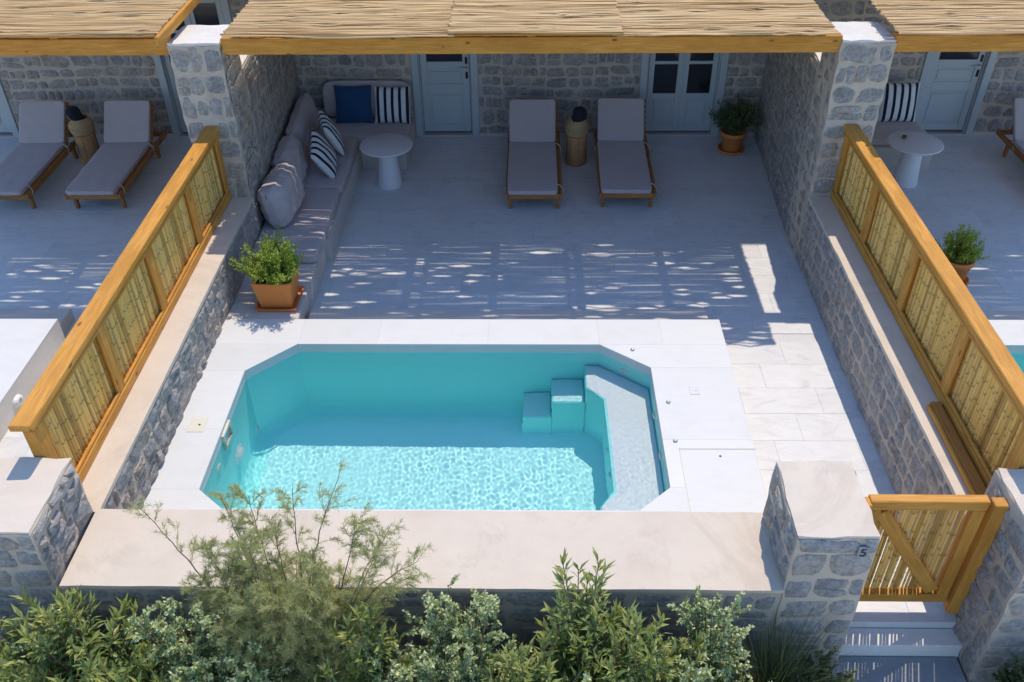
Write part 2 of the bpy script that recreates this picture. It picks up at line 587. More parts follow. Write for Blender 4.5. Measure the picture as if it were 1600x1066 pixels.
def leaves(soup, P, D, N, L, Wd, rnd, fold=0.25):
    """folded leaves: two quads each. P base, D direction, N normal hint, arrays"""
    P, D, N = (np.asarray(a, float) for a in (P, D, N))
    D = D / (np.linalg.norm(D, axis=1)[:, None] + 1e-9)
    S = np.cross(D, N); S /= np.linalg.norm(S, axis=1)[:, None] + 1e-9
    U = np.cross(S, D)
    L = np.asarray(L)[:, None]; Wd = np.asarray(Wd)[:, None]
    b = P; tip = P + D * L - U * L * 0.10
    mid = P + D * L * 0.5 + U * L * 0.03
    l = P + D * L * 0.48 + S * Wd * 0.5 + U * Wd * fold
    r = P + D * L * 0.48 - S * Wd * 0.5 + U * Wd * fold
    v = np.stack([b, l, tip, r, mid], 1).reshape(-1, 3)
    k = np.arange(len(P))[:, None] * 5
    f = np.concatenate([k + np.array([[0, 4, 2, 1]]), k + np.array([[0, 3, 2, 4]])])
    soup.add(v, f, np.repeat(np.asarray(rnd, float), 5))

def unit(v):
    v = np.asarray(v, float)
    return v / (np.linalg.norm(v, axis=-1, keepdims=True) + 1e-9)

# ------------------------------------------------------------------ stone pieces
def stone_mesh(seed, rough):
    r = random.Random(seed)
    n = 12
    v, e = [], []
    ex = r.uniform(6.0, 14.0) if rough else r.uniform(3.5, 9.0)
    sk = r.uniform(-0.12, 0.12)
    rads = []
    for k in range(n):
        a = 2 * math.pi * (k + 0.5) / n
        c, s = math.cos(a), math.sin(a)
        q = (abs(c) ** ex + abs(s) ** ex) ** (-1 / ex) * 0.52 * (1.0 - 0.20 * r.random() ** 2)
        rads.append((q * c + sk * q * s, q * s + 0.5 * sk * q * c))
    for x, z in rads:
        v.append((x, -0.35, z)); e.append(1.0)
    for x, z in rads:
        v.append((x * 0.95, r.uniform(0.15, 0.6 if rough else 0.4), z * 0.95)); e.append(0.8)
    for x, z in rads:
        v.append((x * r.uniform(0.45, 0.85), r.uniform(0.4, 1.3), z * r.uniform(0.45, 0.85)) if rough else (x * r.uniform(0.60, 0.76), r.uniform(0.75, 1.0), z * r.uniform(0.60, 0.76))); e.append(0.25)
    cx, cz = (r.uniform(-0.15, 0.15), r.uniform(-0.15, 0.15)) if rough else (0, 0)
    v.append((cx, r.uniform(0.7, 1.5) if rough else 1.0, cz)); e.append(0.0)
    f = []
    for i in range(2):
        for k in range(n):
            f.append((i * n + k, i * n + (k + 1) % n, (i + 1) * n + (k + 1) % n, (i + 1) * n + k))
    me = bpy.data.meshes.new('stone')
    me.from_pydata(v, [], f + [(2 * n + k, 2 * n + (k + 1) % n, 3 * n) for k in range(n)])
    # from_pydata winding: outward is +y
    bm = bmesh.new(); bm.from_mesh(me)
    bmesh.ops.recalc_face_normals(bm, faces=bm.faces)
    if sum(fc.normal.y for fc in bm.faces) < 0:
        bmesh.ops.reverse_faces(bm, faces=bm.faces)
    bm.to_mesh(me); bm.free()
    at = me.attributes.new('edge', 'FLOAT', 'POINT')
    at.data.foreach_set('value', e)
    me.polygons.foreach_set('use_smooth', [not rough] * len(me.polygons))
    me.materials.append(M['stone'])
    return me
STONES = [stone_mesh(100 + i, False) for i in range(14)]
ROUGH = [stone_mesh(300 + i, True) for i in range(14)]

class StoneFace:
    """collects stones for one thing; the biggest in view become parts"""
    def __init__(self):
        self.items = []

    def face(self, o, u, n, W, H, hs, ws, depth, rough=False, skip=None, gap=0.013, top=None):
        o, u, n = Vector(o), Vector(u).normalized(), Vector(n).normalized()
        y = gap
        while y < H - 0.05:
            h = random.uniform(*hs)
            if y + h > H - 0.03:
                h = H - y - 0.005
                if h < 0.05:
                    break
            x = gap * random.uniform(0, 1.5)
            while x < W - 0.04:
                w = random.uniform(*ws) * (1.0 if random.random() > 0.25 else 0.55)
                if x + w > W - 0.06:
                    w = W - x - 0.004
                hh = h * random.uniform(0.82, 1.04)
                yy = y + (h - hh) * random.random()
                cx, cy = x + w / 2, yy + hh / 2
                ok = not (skip and any(x + w > a + 0.02 and x < b - 0.02 and yy + hh > c + 0.02 and yy < d - 0.02 for a, b, c, d in skip))
                if not ok:
                    # trim against openings
                    for a, b, c, d in skip:
                        if yy + hh > c + 0.02 and yy < d - 0.02 and x < a - 0.07 < x + w:
                            w = a - 0.004 - x; cx = x + w / 2; ok = True
                        elif yy + hh > c + 0.02 and yy < d - 0.02 and x < b < x + w - 0.07:
                            w2 = x + w - b - 0.004; cx = b + 0.004 + w2 / 2; x = b + 0.004; w = w2; ok = True
                if ok and w > 0.03:
                    cells = [(cx, cy, w, hh)]
                    q = random.random()
                    if q < 0.16 and hh > 0.13:
                        k = random.uniform(0.38, 0.62)
                        cells = [(cx, yy + hh * k / 2, w, hh * k * 0.95), (cx, yy + hh * (1 + k) / 2, w * random.uniform(0.8, 1), hh * (1 - k) * 0.95)]
                    elif q < 0.30 and w > 0.2:
                        k = random.uniform(0.3, 0.7)
                        cells = [(x + w * k / 2, cy, w * k * 0.96, hh * random.uniform(0.7, 1)), (x + w * (1 + k) / 2, cy, w * (1 - k) * 0.96, hh * random.uniform(0.8, 1))]
                    for cx, cy, ww, h2 in cells:
                        wy = 0.022 * math.sin(cx * 2.3 + o.y + y * 1.9) * min(1, cy / 0.2, (H - cy) / 0.2)
                        p = o + u * cx + Vector((0, 0, cy + wy))
                        rot = random.gauss(0, 0.05)
                        uu = (u * math.cos(rot) + Vector((0, 0, math.sin(rot))))
                        vv = (-u * math.sin(rot) + Vector((0, 0, math.cos(rot))))
                        if uu.cross(n).dot(vv) < 0:
                            uu = -uu
                        if random.random() < 0.5:
                            uu, vv = -uu, -vv
                        dp = depth * random.uniform(0.5, 1.4)
                        m = Matrix(((uu.x * ww, n.x * dp, vv.x * h2, p.x), (uu.y * ww, n.y * dp, vv.y * h2, p.y), (uu.z * ww, n.z * dp, vv.z * h2, p.z), (0, 0, 0, 1)))
                        to = CAM - p
                        vis = ww * h2 * max(0.02, n.dot(to.normalized())) / to.length_squared
                        self.items.append((vis, m, random.choice(ROUGH if rough else STONES)))
                x += w + gap * random.uniform(0.6, 1.5)
            y += h + gap

    def build(self, parent, cap=290):
        off = Matrix.Translation(-Vector(parent.location))
        self.items.sort(key=lambda t: -t[0])
        for vis, m, me in self.items[:cap]:
            link('stone', me, None, parent, off @ m)
        rest = self.items[cap:]
        if rest:
            bm = bmesh.new()
            lay = None
            for vis, m, me in rest:
                k0 = len(bm.verts)
                bm.from_mesh(me)
                bm.verts.ensure_lookup_table()
                bmesh.ops.transform(bm, matrix=off @ m, verts=bm.verts[k0:])
            mm = mesh_bm(bm, True)
            o = link('stone_infill', mm, 'stone', parent)
            o['kind'] = 'stuff'

# ================================================================== THE SETTING
D = 0.30          # deck height
ZW = 0.86         # low wall top
PER = 7.0         # the units repeat every 7 m
XW = 3.22         # inner faces of the party walls
YF0, YF1 = 3.90, 4.57   # front wall
YP = 9.36         # front of the tall piers
YH = 12.80        # house front
NAMES = {-PER: 'left neighbour', 0.0: 'middle', PER: 'right neighbour'}

# far ground and garden bed
bm = bmesh.new()
bm_box(bm, -150, 150, -150, 150, -1.6, -1.35)
tag(link('ground', mesh_bm(bm), 'dry_earth'), kind='structure')
gx = np.linspace(-12, 12, 160); gy = np.linspace(2.3, YF0 + 0.05, 50)
X, Y = np.meshgrid(gx, gy, indexing='ij')
Z = -0.27 + 0.035 * np.sin(X * 5.1 + np.sin(Y * 7)) * np.cos(Y * 6.3) + rng.normal(0, 0.010, X.shape)
i, k = np.meshgrid(np.arange(159), np.arange(49), indexing='ij')
o = link('garden_soil', mesh_np(np.stack([X, Y, Z], -1).reshape(-1, 3), np.stack([i * 50 + k, (i + 1) * 50 + k, (i + 1) * 50 + k + 1, i * 50 + k + 1], -1).reshape(-1, 4), True), 'soil')
tag(o, kind='structure')

tag(box('bounce_slab', 'plaster_white', None, -30, 30, -7.0, 2.45, -0.6, -0.20, 0.01), kind='structure')  # unseen pale slab, added to bounce sunlight onto front faces and shrubs

# entrance path: floor slab edge, one shallow step, lower path
tag(box('path', 'path_stone', None, 2.28, 3.27, 2.454, 4.086, -0.4, -0.20, 0.008), kind='structure')
tag(box('doorstep', 'plaster_white', None, 2.262, 3.288, 4.09, 4.246, -0.4, -0.07, 0.006), kind='structure')

# terrace floors ------------------------------------------------------
TL, TW = 0.762, 0.378
tile_me = None
def tile_mesh():
    bm = bmesh.new()
    bm_box(bm, -TL / 2 + 0.0007, TL / 2 - 0.0007, -TW / 2 + 0.0007, TW / 2 - 0.0007, -0.014, 0, 0.0009)
    me = mesh_bm(bm)
    me.materials.append(M['marble_tile'])
    return me
tile_me = tile_mesh()

def lay_tiles(floor, regions, cap=299):
    n = 0
    for (x0, x1, y0, y1) in regions:
        rows = max(1, round((y1 - y0) / TW))
        for j in range(rows):
            ya = y1 - (j + 1) * TW
            yb = y1 - j * TW
            ya = max(ya, y0)
            if yb - ya < 0.03:
                continue
            sh = ((j * 0.37 + 0.11) % 1.0) * TL
            x = x0 - sh
            while x < x1 - 0.01:
                a, b = max(x, x0), min(x + TL, x1)
                if b - a > 0.02:
                    if b - a > TL - 1e-4 and yb - ya > TW - 1e-4:
                        me = tile_me
                    else:
                        bm = bmesh.new()
                        w, h = b - a, yb - ya
                        bm_box(bm, -w / 2 + 0.0007, w / 2 - 0.0007, -h / 2 + 0.0007, h / 2 - 0.0007, -0.014, 0, 0.0009)
                        me = mesh_bm(bm); me.materials.append(M['marble_tile'])
                    o = link('tile', me, None, floor)
                    o.location = ((a + b) / 2 - floor.location.x, (ya + yb) / 2 - floor.location.y, random.uniform(-0.0006, 0.0006))
                    n += 1
                x += TL
    return n

def terrace(dx, regions):
    bm = bmesh.new()
    for (x0, x1, y0, y1) in regions:
        bm_box(bm, x0 - dx, x1 - dx, y0 - 10, y1 - 10, -0.35, -0.006)
    fl = link('terrace_floor', mesh_bm(bm), 'grout')
    fl.location = (dx, 10, 0)
    fl['kind'] = 'structure'
    lay_tiles(fl, regions)

terrace(0.0, [(-2.46, 3.42, 7.744, YH), (1.985, XW + 0.002, 4.60, 7.744), (2.263, 3.288, 4.25, 4.597)])
terrace(-PER, [(-8.2, -3.79, 7.744, YH), (-5.015, -3.79, 5.2, 7.744)])
terrace(PER, [(3.76, 8.0, 7.744, YH)])

# pool decks ----------------------------------------------------------
POOL = [(-2.365, 7.315), (0.717, 7.315), (1.202, 6.946), (1.202, 5.35), (0.914, 5.085), (-2.549, 5.085), (-2.805, 5.303), (-2.805, 6.883)]
WZ = 0.185        # water level

def offset_poly(poly, d):
    n = len(poly)
    area = sum(poly[i][0] * poly[(i + 1) % n][1] - poly[(i + 1) % n][0] * poly[i][1] for i in range(n))
    sg = 1 if area > 0 else -1
    out = []
    for i in range(n):
        p0, p1, p2 = Vector(poly[i - 1]), Vector(poly[i]), Vector(poly[(i + 1) % n])
        a = (p1 - p0).normalized(); b = (p2 - p1).normalized()
        na = Vector((a.y, -a.x)) * sg; nb = Vector((b.y, -b.x)) * sg
        m = (na + nb); m = m / m.length_squared * 2
        q = p1 + m * d
        out.append((q.x, q.y))
    return out

DX0, DX1, DY0, DY1 = -XW + 0.002, 1.992, 4.58, 7.735

def deck_body(dx, pool=True):
    bm = bmesh.new()
    if pool:
        h = offset_poly(POOL, 0.03)
        # ring of quads: outer rectangle vertices matched to the octagon
        outer = [(h[0][0], DY1), (h[1][0], DY1), (DX1, h[2][1]), (DX1, h[3][1]), (h[4][0], DY0), (h[5][0], DY0), (DX0, h[6][1]), (DX0, h[7][1])]
        corner = {1: (DX1, DY1), 3: (DX1, DY0), 5: (DX0, DY0), 7: (DX0, DY1)}
        zt, zb = D - 0.032, -1.3
        for i in range(8):
            j = (i + 1) % 8
            poly = [h[i], outer[i]] + ([corner[i]] if i in corner else []) + [outer[j], h[j]]
            t = [bm.verts.new((x, y, zt)) for x, y in poly]
            bm.faces.new(t[::-1])
            pts = [outer[i]] + ([corner[i]] if i in corner else []) + [outer[j]]
            for a, b in zip(pts[:-1], pts[1:]):
                bm.faces.new([bm.verts.new((x, y, z)) for x, y, z in ((*b, zt), (*a, zt), (*a, zb), (*b, zb))])
        bmesh.ops.remove_doubles(bm, verts=bm.verts, dist=1e-4)
        bmesh.ops.recalc_face_normals(bm, faces=bm.faces)
    else:
        bm_box(bm, DX0, DX1, DY0, DY1, -1.3, D - 0.032)
    o = link('pool_deck', mesh_bm(bm), 'plaster_white')
    o.location = (dx, 0, 0)
    o['kind'] = 'structure'
    return o

def deck_slabs(deck, dx, pool=True):
    z0, z1 = D - 0.030, D
    g = 0.0003
    P = offset_poly(POOL, -0.008)      # coping nose leans a little over the water
    def slab(poly, bev=0.0008):
        n = len(poly)
        q = offset_poly(poly, -g)
        prism('slab', 'marble_deck', deck, [(x + dx, y) for x, y in q], z0, z1, bev, (dx, 0, 0))
    if not pool:
        for a, b in ((DX0, -1.5), (-1.5, 0.2), (0.2, DX1)):
            slab([(a, 6.2), (b, 6.2), (b, DY1), (a, DY1)]); slab([(a, DY0), (b, DY0), (b, 6.2), (a, 6.2)])
        return
    yb = P[0][1]
    # back strip
    xs = [-2.36, -0.86, 0.1, 1.04]
    slab([(DX0, yb), (P[0][0], yb), (P[0][0], DY1), (DX0, DY1)])
    cuts = [P[0][0], -1.55, -0.42, P[1][0]]
    for a, b in zip(cuts[:-1], cuts[1:]):
        slab([(a, yb), (b, yb), (b, DY1), (a, DY1)])
    slab([(P[1][0], yb), (1.36, yb), (1.36, DY1), (P[1][0], DY1)])
    slab([(1.36, yb), (DX1, yb), (DX1, DY1), (1.36, DY1)])
    # right side
    slab([P[1], P[2], (DX1, P[2][1]), (DX1, yb)])
    slab([P[2], (P[2][0], 5.93), (DX1, 5.93), (DX1, P[2][1])])
    slab([(P[2][0], 5.93), P[3], (1.318, P[3][1]), (1.318, 5.82), (DX1, 5.82), (DX1, 5.93)])
    slab([P[3], P[4], (P[4][0], DY0), (1.318, DY0), (1.318, P[3][1])])
    # left side
    slab([(DX0, yb), (DX0, P[7][1]), P[7], P[0]])
    slab([(DX0, P[7][1]), (DX0, 6.05), (P[7][0], 6.05), P[7]])
    slab([(DX0, 6.05), (DX0, P[6][1]), P[6], (P[7][0], 6.05)])
    slab([(DX0, P[6][1]), (DX0, DY0), (P[5][0], DY0), P[5], P[6]])
    slab([(P[5][0], DY0), (-0.8, DY0), (-0.8, P[5][1]), P[5]])
    slab([(-0.8, DY0), (P[4][0], DY0), P[4], (-0.8, P[5][1])])
    # access hatch by the gate side
    h = box('hatch', 'marble_deck', deck, 1.325 + dx, 1.985 + dx, 4.62, 5.812, z0, z1 - 0.002, 0.004, (dx, 0, 0))
    fr = bmesh.new()
    for (a, b, c, d) in ((1.318, 1.3245, 4.6, 5.819), (1.3245, 1.988, 5.8125, 5.819)):
        bm_box(fr, a, b, c, d, z0, z1 - 0.0015)
    link('hatch_rim', mesh_bm(fr), 'cream_plastic', deck)
    c = turned('hatch_keyhole', 'black_metal', h, [(0.0, 0.0165), (0.010, 0.0165), (0.010, 0.0)], (0.02, 0.51, 0.0), 12)

dk = deck_body(0.0)
deck_slabs(dk, 0.0)
box('step', 'plaster_bench', dk, -2.40, 1.93, 7.735, 8.135, -0.3, 0.15, 0.006)
for (x, y, s, m) in ((-3.035, 6.10, 0.155, 'cream_plastic'), (1.573, 6.60, 0.095, 'marble_deck')):
    l = box('skimmer_lid' if s > 0.1 else 'drain_lid', m, dk, x - s / 2, x + s / 2, y - s * 0.62, y + s * 0.62, D - 0.01, D + 0.004, 0.002)
    turned('finger_hole', 'black_metal' if s > 0.1 else 'cream_plastic', l, [(0.0, 0.0), (0.011, 0.0), (0.011, -0.004)], (0.015, 0.0, 0.0078), 12)
for (x, y) in ((1.04, 7.22), (1.305, 6.43), (1.305, 5.91)):
    b = turned('air_button', 'steel', dk, [(0.0, 0.014), (0.012, 0.014), (0.019, 0.011), (0.021, 0.0)], (x, y, D), 18)
    turned('button_cap', 'white_plastic', b, [(0.0, 0.0185), (0.010, 0.018), (0.012, 0.0145)], (0, 0, 0), 14)
dl = deck_body(-PER, False)
deck_slabs(dl, -PER, False)
box('step', 'plaster_bench', dl, -2.40 - PER, 1.93 - PER, 7.735, 8.135, -0.3, 0.15, 0.006, (-PER, 0, 0))
wlamp = empty('wall_light', (1.992 - PER, 6.62, 0.13), 'small white oval bulkhead light on side of left pool deck', 'light')
o = turned('housing', 'white_plastic', wlamp, [(0.0, 0.045), (0.035, 0.042), (0.055, 0.028), (0.062, 0.0)], (0, 0, 0), 22)
o.rotation_euler = (0, R(90), 0); o.scale = (0.8, 1.25, 1.0)
o = turned('lens', 'steel', wlamp, [(0.0, 0.047), (0.022, 0.046), (0.028, 0.040)], (0.004, 0, 0), 18)
o.rotation_euler = (0, R(90), 0)
dr = deck_body(PER)
deck_slabs(dr, PER)
box('step', 'plaster_bench', dr, -2.40 + PER, 1.93 + PER, 7.735, 8.135, -0.3, 0.15, 0.006, (PER, 0, 0))

# pool shells and water -----------------------------------------------
FZ = -1.06
def pool(dx, label):
    root = empty('swimming_pool', (dx - 0.8, 6.2, D), label, 'pool')
    off = Vector((-0.8, 6.2, D))
    bm = bmesh.new()
    rc, nc = 0.16, 8
    prof = [(-0.035, -0.031), (0.0, -0.031), (0.0, FZ - D + rc)] + [(rc * (1 - math.cos(q * math.pi / 2 / nc)), FZ - D + rc * (1 - math.sin(q * math.pi / 2 / nc))) for q in range(1, nc + 1)]
    rings = [[bm.verts.new((x - off.x, y - off.y, z)) for x, y in offset_poly(POOL, -d)] for d, z in prof]
    for q in range(len(rings) - 1):
        for i in range(8):
            j = (i + 1) % 8
            bm.faces.new((rings[q][i], rings[q][j], rings[q + 1][j], rings[q + 1][i]))
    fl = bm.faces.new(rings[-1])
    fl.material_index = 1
    bm.normal_update()
    if fl.normal.z < 0:
        bmesh.ops.reverse_faces(bm, faces=[fl])
    cen = Vector((0, 0, -0.7))
    for f in bm.faces:
        if f is not fl and abs(f.normal.z) < 0.999 and f.normal.dot(cen - f.calc_center_median()) < 0:
            f.normal_flip()
    me = mesh_bm(bm, True)
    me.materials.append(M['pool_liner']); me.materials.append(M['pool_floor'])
    me.set_sharp_from_angle(angle=R(28))
    sh = link('shell', me, None, root)
    bm = bmesh.new()
    rb = offset_poly(POOL, -0.004)
    lo = [bm.verts.new((x - off.x, y - off.y, WZ + 0.008 - D)) for x, y in rb]
    hi = [bm.verts.new((x - off.x, y - off.y, -0.031)) for x, y in rb]
    lb = [bm.verts.new((x - off.x, y - off.y, WZ + 0.008 - D)) for x, y in offset_poly(POOL, 0.004)]
    for i in range(8):
        j = (i + 1) % 8
        bm.faces.new((hi[j], hi[i], lo[i], lo[j]))
        bm.faces.new((lo[j], lo[i], lb[i], lb[j]))
    bmesh.ops.recalc_face_normals(bm, faces=bm.faces)
    link('rim_band', mesh_bm(bm), 'marble_deck', root)
    def part(name, poly, z, bev=0.012):
        o = prism(name, 'pool_liner', root, poly, FZ - 0.02, z, bev, off)
        q = offset_poly(poly, -0.014)
        prism('grip_surface', 'pool_grip' if name == 'bench_seat' else 'pool_step', o, q, z - 0.004, z + 0.002, 0, (sum(a[0] for a in poly) / len(poly), sum(a[1] for a in poly) / len(poly), z))
        return o
    e = 0.004
    seat = part('bench_seat', [(0.57, 7.315 - e), (0.57, 6.965), (0.75, 6.79), (0.765, 5.575), (0.62, 5.395), (0.62, 5.085 + e), (0.914, 5.085 + e), (1.202 - e, 5.35), (1.202 - e, 6.946), (0.717, 7.315 - e)], -0.092)
    part('step', [(0.232, 7.315 - e), (0.232, 6.95), (0.567, 6.95), (0.567, 7.315 - e)], -0.396)
    part('step', [(-0.063, 7.315 - e), (-0.063, 6.93), (0.229, 6.93), (0.229, 7.315 - e)], -0.698)
    # fittings
    disc = [(0.0, 0.016), (0.6, 0.016), (0.85, 0.011), (1.0, 0.0)]
    def fit(name, r, loc, axis, mat='white_plastic', ring=True):
        o = turned(name, mat, root, [(a * r, z) for a, z in disc], Vector(loc) - off, 26)
        o.rotation_euler = Vector(axis).to_track_quat('Z', 'Y').to_euler()
        if ring:
            q = turned('nozzle', 'steel', o, [(0.0, 0.019), (0.22 * r, 0.019), (0.30 * r, 0.013)], (0, 0, 0), 14)
        return o
    lt = fit('pool_light', 0.125, (-2.805, 6.26, -0.50), (1, 0, 0))
    turned('lens', 'white_plastic', lt, [(0.0, 0.045), (0.05, 0.040), (0.075, 0.026), (0.085, 0.012)], (0, 0, 0), 26)
    fit('inlet', 0.048, (-2.805, 6.85, -0.88), (1, 0, 0))
    fit('inlet', 0.055, (-2.805, 5.78, 0.0), (1, 0, 0))
    fit('jet', 0.055, (1.202, 6.50, 0.0), (-1, 0, 0))
    fit('jet', 0.055, (1.202, 5.96, 0.0), (-1, 0, 0))
    for y, z in ((6.66, -0.50), (6.32, -0.47), (5.98, -0.44)):
        fit('jet', 0.042, (0.757, y, z), (-1, 0, 0))
    fit('jet', 0.055, (0.96, 7.13, 0.03), (-0.605, -0.796, 0))
    # skimmer mouth
    sk = bmesh.new()
    for (y0, y1, z0, z1) in ((5.985, 6.015, 0.03, 0.262), (6.185, 6.215, 0.03, 0.262), (6.015, 6.185, 0.232, 0.262), (6.015, 6.185, 0.03, 0.06)):
        bm_box(sk, -2.805, -2.775, y0, y1, z0, z1, 0.004)
    s = link('skimmer', mesh_bm(sk), 'cream_plastic', root); s.location = -off
    sm = bmesh.new(); bm_box(sm, -2.804, -2.797, 6.016, 6.184, 0.061, 0.231)
    q = link('flap', mesh_bm(sm), 'white_plastic', s)
    return root

water_me = None
def water(dx, fine=True):
    global water_me
    x0, x1, y0, y1 = -2.83, 1.225, 5.06, 7.34
    if water_me is None:
        st = 0.0082
        nx, ny = int((x1 - x0) / st), int((y1 - y0) / st)
        xs, ys = np.linspace(x0, x1, nx), np.linspace(y0, y1, ny)
        X, Y = np.meshgrid(xs, ys, indexing='ij')
        Z = np.zeros_like(X)
        r = np.random.default_rng(5)
        for lam, n, amp in ((0.30, 8, 0.00013), (0.13, 16, 0.000048), (0.075, 28, 0.000024), (0.050, 36, 0.0000125)):
            for q in range(n):
                th = r.uniform(0, 2 * math.pi)
                kk = 2 * math.pi / (lam * r.uniform(0.75, 1.3))
                Z += amp * r.uniform(0.5, 1.3) * np.sin(kk * (X * math.cos(th) + Y * math.sin(th)) + r.uniform(0, 6.28) + 0.6 * np.sin(1.7 * X + 2.3 * Y + q))
        Z *= 0.78 + 0.34 * np.sin(1.9 * X + 1.3 * np.sin(1.7 * Y)) * np.sin(2.6 * Y + 0.8 * np.sin(2.1 * X + 1)) + 0.16 * np.sin(5.1 * X - 3.7 * Y)
        v = list(np.stack([X, Y, Z + WZ], -1).reshape(-1, 3))
        i, k = np.meshgrid(np.arange(nx - 1), np.arange(ny - 1), indexing='ij')
        f = list(map(tuple, np.stack([i * ny + k, (i + 1) * ny + k, (i + 1) * ny + k + 1, i * ny + k + 1], -1).reshape(-1, 4)))
        # skirt and bottom
        ring = [a * ny for a in range(nx)] + [(nx - 1) * ny + b for b in range(1, ny)] + [a * ny + ny - 1 for a in range(nx - 2, -1, -1)] + [b for b in range(ny - 2, 0, -1)]
        base = len(v)
        for q in ring:
            v.append(np.array([v[q][0], v[q][1], FZ - 0.03]))
        m = len(ring)
        for a in range(m):
            b = (a + 1) % m
            f.append((ring[b], ring[a], base + a, base + b))
        me = bpy.data.meshes.new('water')
        me.from_pydata([tuple(p) for p in v], [], f + [tuple(base + a for a in range(m))[::-1]])
        me.update()
        sm = np.ones(len(me.polygons), bool); sm[-(m + 1):] = False
        me.polygons.foreach_set('use_smooth', sm)
        bm = bmesh.new(); bm.from_mesh(me)
        for e in bm.edges:
            if len(e.link_faces) == 2 and abs(e.link_faces[0].normal.z) < 0.5 < abs(e.link_faces[1].normal.z) or (len(e.link_faces) == 2 and abs(e.link_faces[1].normal.z) < 0.5 < abs(e.link_faces[0].normal.z)):
                e.smooth = False
        bm.to_mesh(me); bm.free()
        me.materials.append(M['water'])
        water_me = me
    o = link('pool_water', water_me)
    o.location = (dx, 0, 0)
    o['kind'] = 'structure'
    o.cycles.is_caustics_caster = True
    return o

pr = pool(0.0, 'octagonal turquoise swimming pool in the white deck of the middle terrace')
pr2 = pool(PER, 'turquoise pool corner seen past the right bamboo fence')
for root in (pr, pr2):
    for ch in root.children:
        ch.cycles.is_caustics_receiver = True
        for g in ch.children:
            g.cycles.is_caustics_receiver = True
water(0.0)
water(PER)

# ================================================================== WALLS AND HOUSE
def rough_box(name, mat, parent, x0, x1, y0, y1, z0, z1, off=(0, 0, 0), amp=0.010, step=0.11, seed=0, skew=None):
    """masonry core with slightly uneven faces; skew(y) shifts x"""
    nx, ny, nz = (max(1, int(round((b - a) / step))) for a, b in ((x0, x1), (y0, y1), (z0, z1)))
    bm = bmesh.new()
    bm_box(bm, x0, x1, y0, y1, z0, z1)
    bmesh.ops.subdivide_edges(bm, edges=[e for e in bm.edges if abs(e.verts[0].co.x - e.verts[1].co.x) > 1e-6], cuts=nx - 1, use_grid_fill=True) if nx > 1 else None
    bmesh.ops.subdivide_edges(bm, edges=[e for e in bm.edges if abs(e.verts[0].co.y - e.verts[1].co.y) > 1e-6], cuts=ny - 1, use_grid_fill=True) if ny > 1 else None
    bmesh.ops.subdivide_edges(bm, edges=[e for e in bm.edges if abs(e.verts[0].co.z - e.verts[1].co.z) > 1e-6], cuts=nz - 1, use_grid_fill=True) if nz > 1 else None
    r = random.Random(seed)
    for v in bm.verts:
        if skew:
            v.co.x += skew(v.co.x, v.co.y)
        if z0 + 0.01 < v.co.z:
            v.co += Vector((r.uniform(-amp, amp), r.uniform(-amp, amp), r.uniform(-amp, amp) * 0.6))
        v.co -= Vector(off)
    return link(name, mesh_bm(bm, False), mat, parent)

# party walls: low wall with rendered top, tall stretch by the house, tall front pier
def party_wall(xc, label, seed):
    """wall between two terraces; inner faces at xc-0.28 and xc+0.28"""
    off = (xc, 9.0, 0)
    w = empty('party_wall', off, label, 'wall', 'stone walls between the terraces')
    xa, xb = xc - 0.28, xc + 0.28
    rough_box('low_core', 'mortar', w, xa, xb, YF1 - 0.02, YP + 0.05, -0.4, ZW - 0.035, off, 0.006, 0.12, seed)
    # rendered coping
    rough_box('coping', 'plaster_pink', w, xa - 0.012, xb + 0.012, YF1 - 0.017, YP + 0.002, ZW - 0.036, ZW, off, 0.0035, 0.14, seed + 1)
    rough_box('pier_core', 'mortar', w, xa - 0.004, xb - 0.012, YP, YP + 0.58, -0.4, 2.635, off, 0.012, 0.1, seed + 2)
    rough_box('pier_cap', 'plaster_white', w, xa + 0.004, xb - 0.020, YP + 0.008, YP + 0.57, 2.633, 2.662, off, 0.012, 0.09, seed + 3)
    sk = (lambda x, y: (0.15 * max(0, (y - YP - 0.5)) / 2.9) * (1 if x > xc else -1) * (-1))
    rough_box('tall_core', 'mortar', w, xa, xb, YP + 0.56, YH + 0.1, -0.4, 2.17, off, 0.007, 0.12, seed + 4, sk)
    rough_box('tall_cap', 'plaster_white', w, xa + 0.005, xb - 0.005, YP + 0.58, YH - 0.002, 2.168, 2.20, off, 0.005, 0.12, seed + 5, sk)
    sf = StoneFace()
    for sx in (-1, 1):
        x = xc + sx * 0.28
        n = (sx, 0, 0)
        if abs(x) < 3.6:     # the faces seen from the middle terrace
            sf.face((x, YF1, 0), (0, 1, 0), n, YP - YF1, ZW - 0.04, (0.10, 0.22), (0.12, 0.34), 0.020 if x < 0 else 0.014, x < 0, gap=0.010)
            sf.face((x - 0.004 * sx, YP + 0.02, 0), (0, 1, 0), n, 0.54, 2.60, (0.10, 0.20), (0.10, 0.28), 0.012, gap=0.010)
            a = math.atan2(0.15, 2.9)
            sf.face((x, YP + 0.60, 0), (-sx * math.sin(a), math.cos(a), 0), (sx * math.cos(a), math.sin(a), 0), YH - YP - 0.62, 2.15, (0.09, 0.20), (0.10, 0.30), 0.011, gap=0.010)
    sf.face((xa, YP, ZW), (1, 0, 0), (0, -1, 0), 0.545, 2.62 - ZW, (0.19, 0.27), (0.17, 0.40), 0.018, gap=0.010)
    sf.build(w, 296)
    return w
party_wall(-3.5, 'stone party wall with pink rendered top left of the middle pool', 11)
party_wall(3.5, 'stone party wall with pink rendered top right of the middle pool', 31)

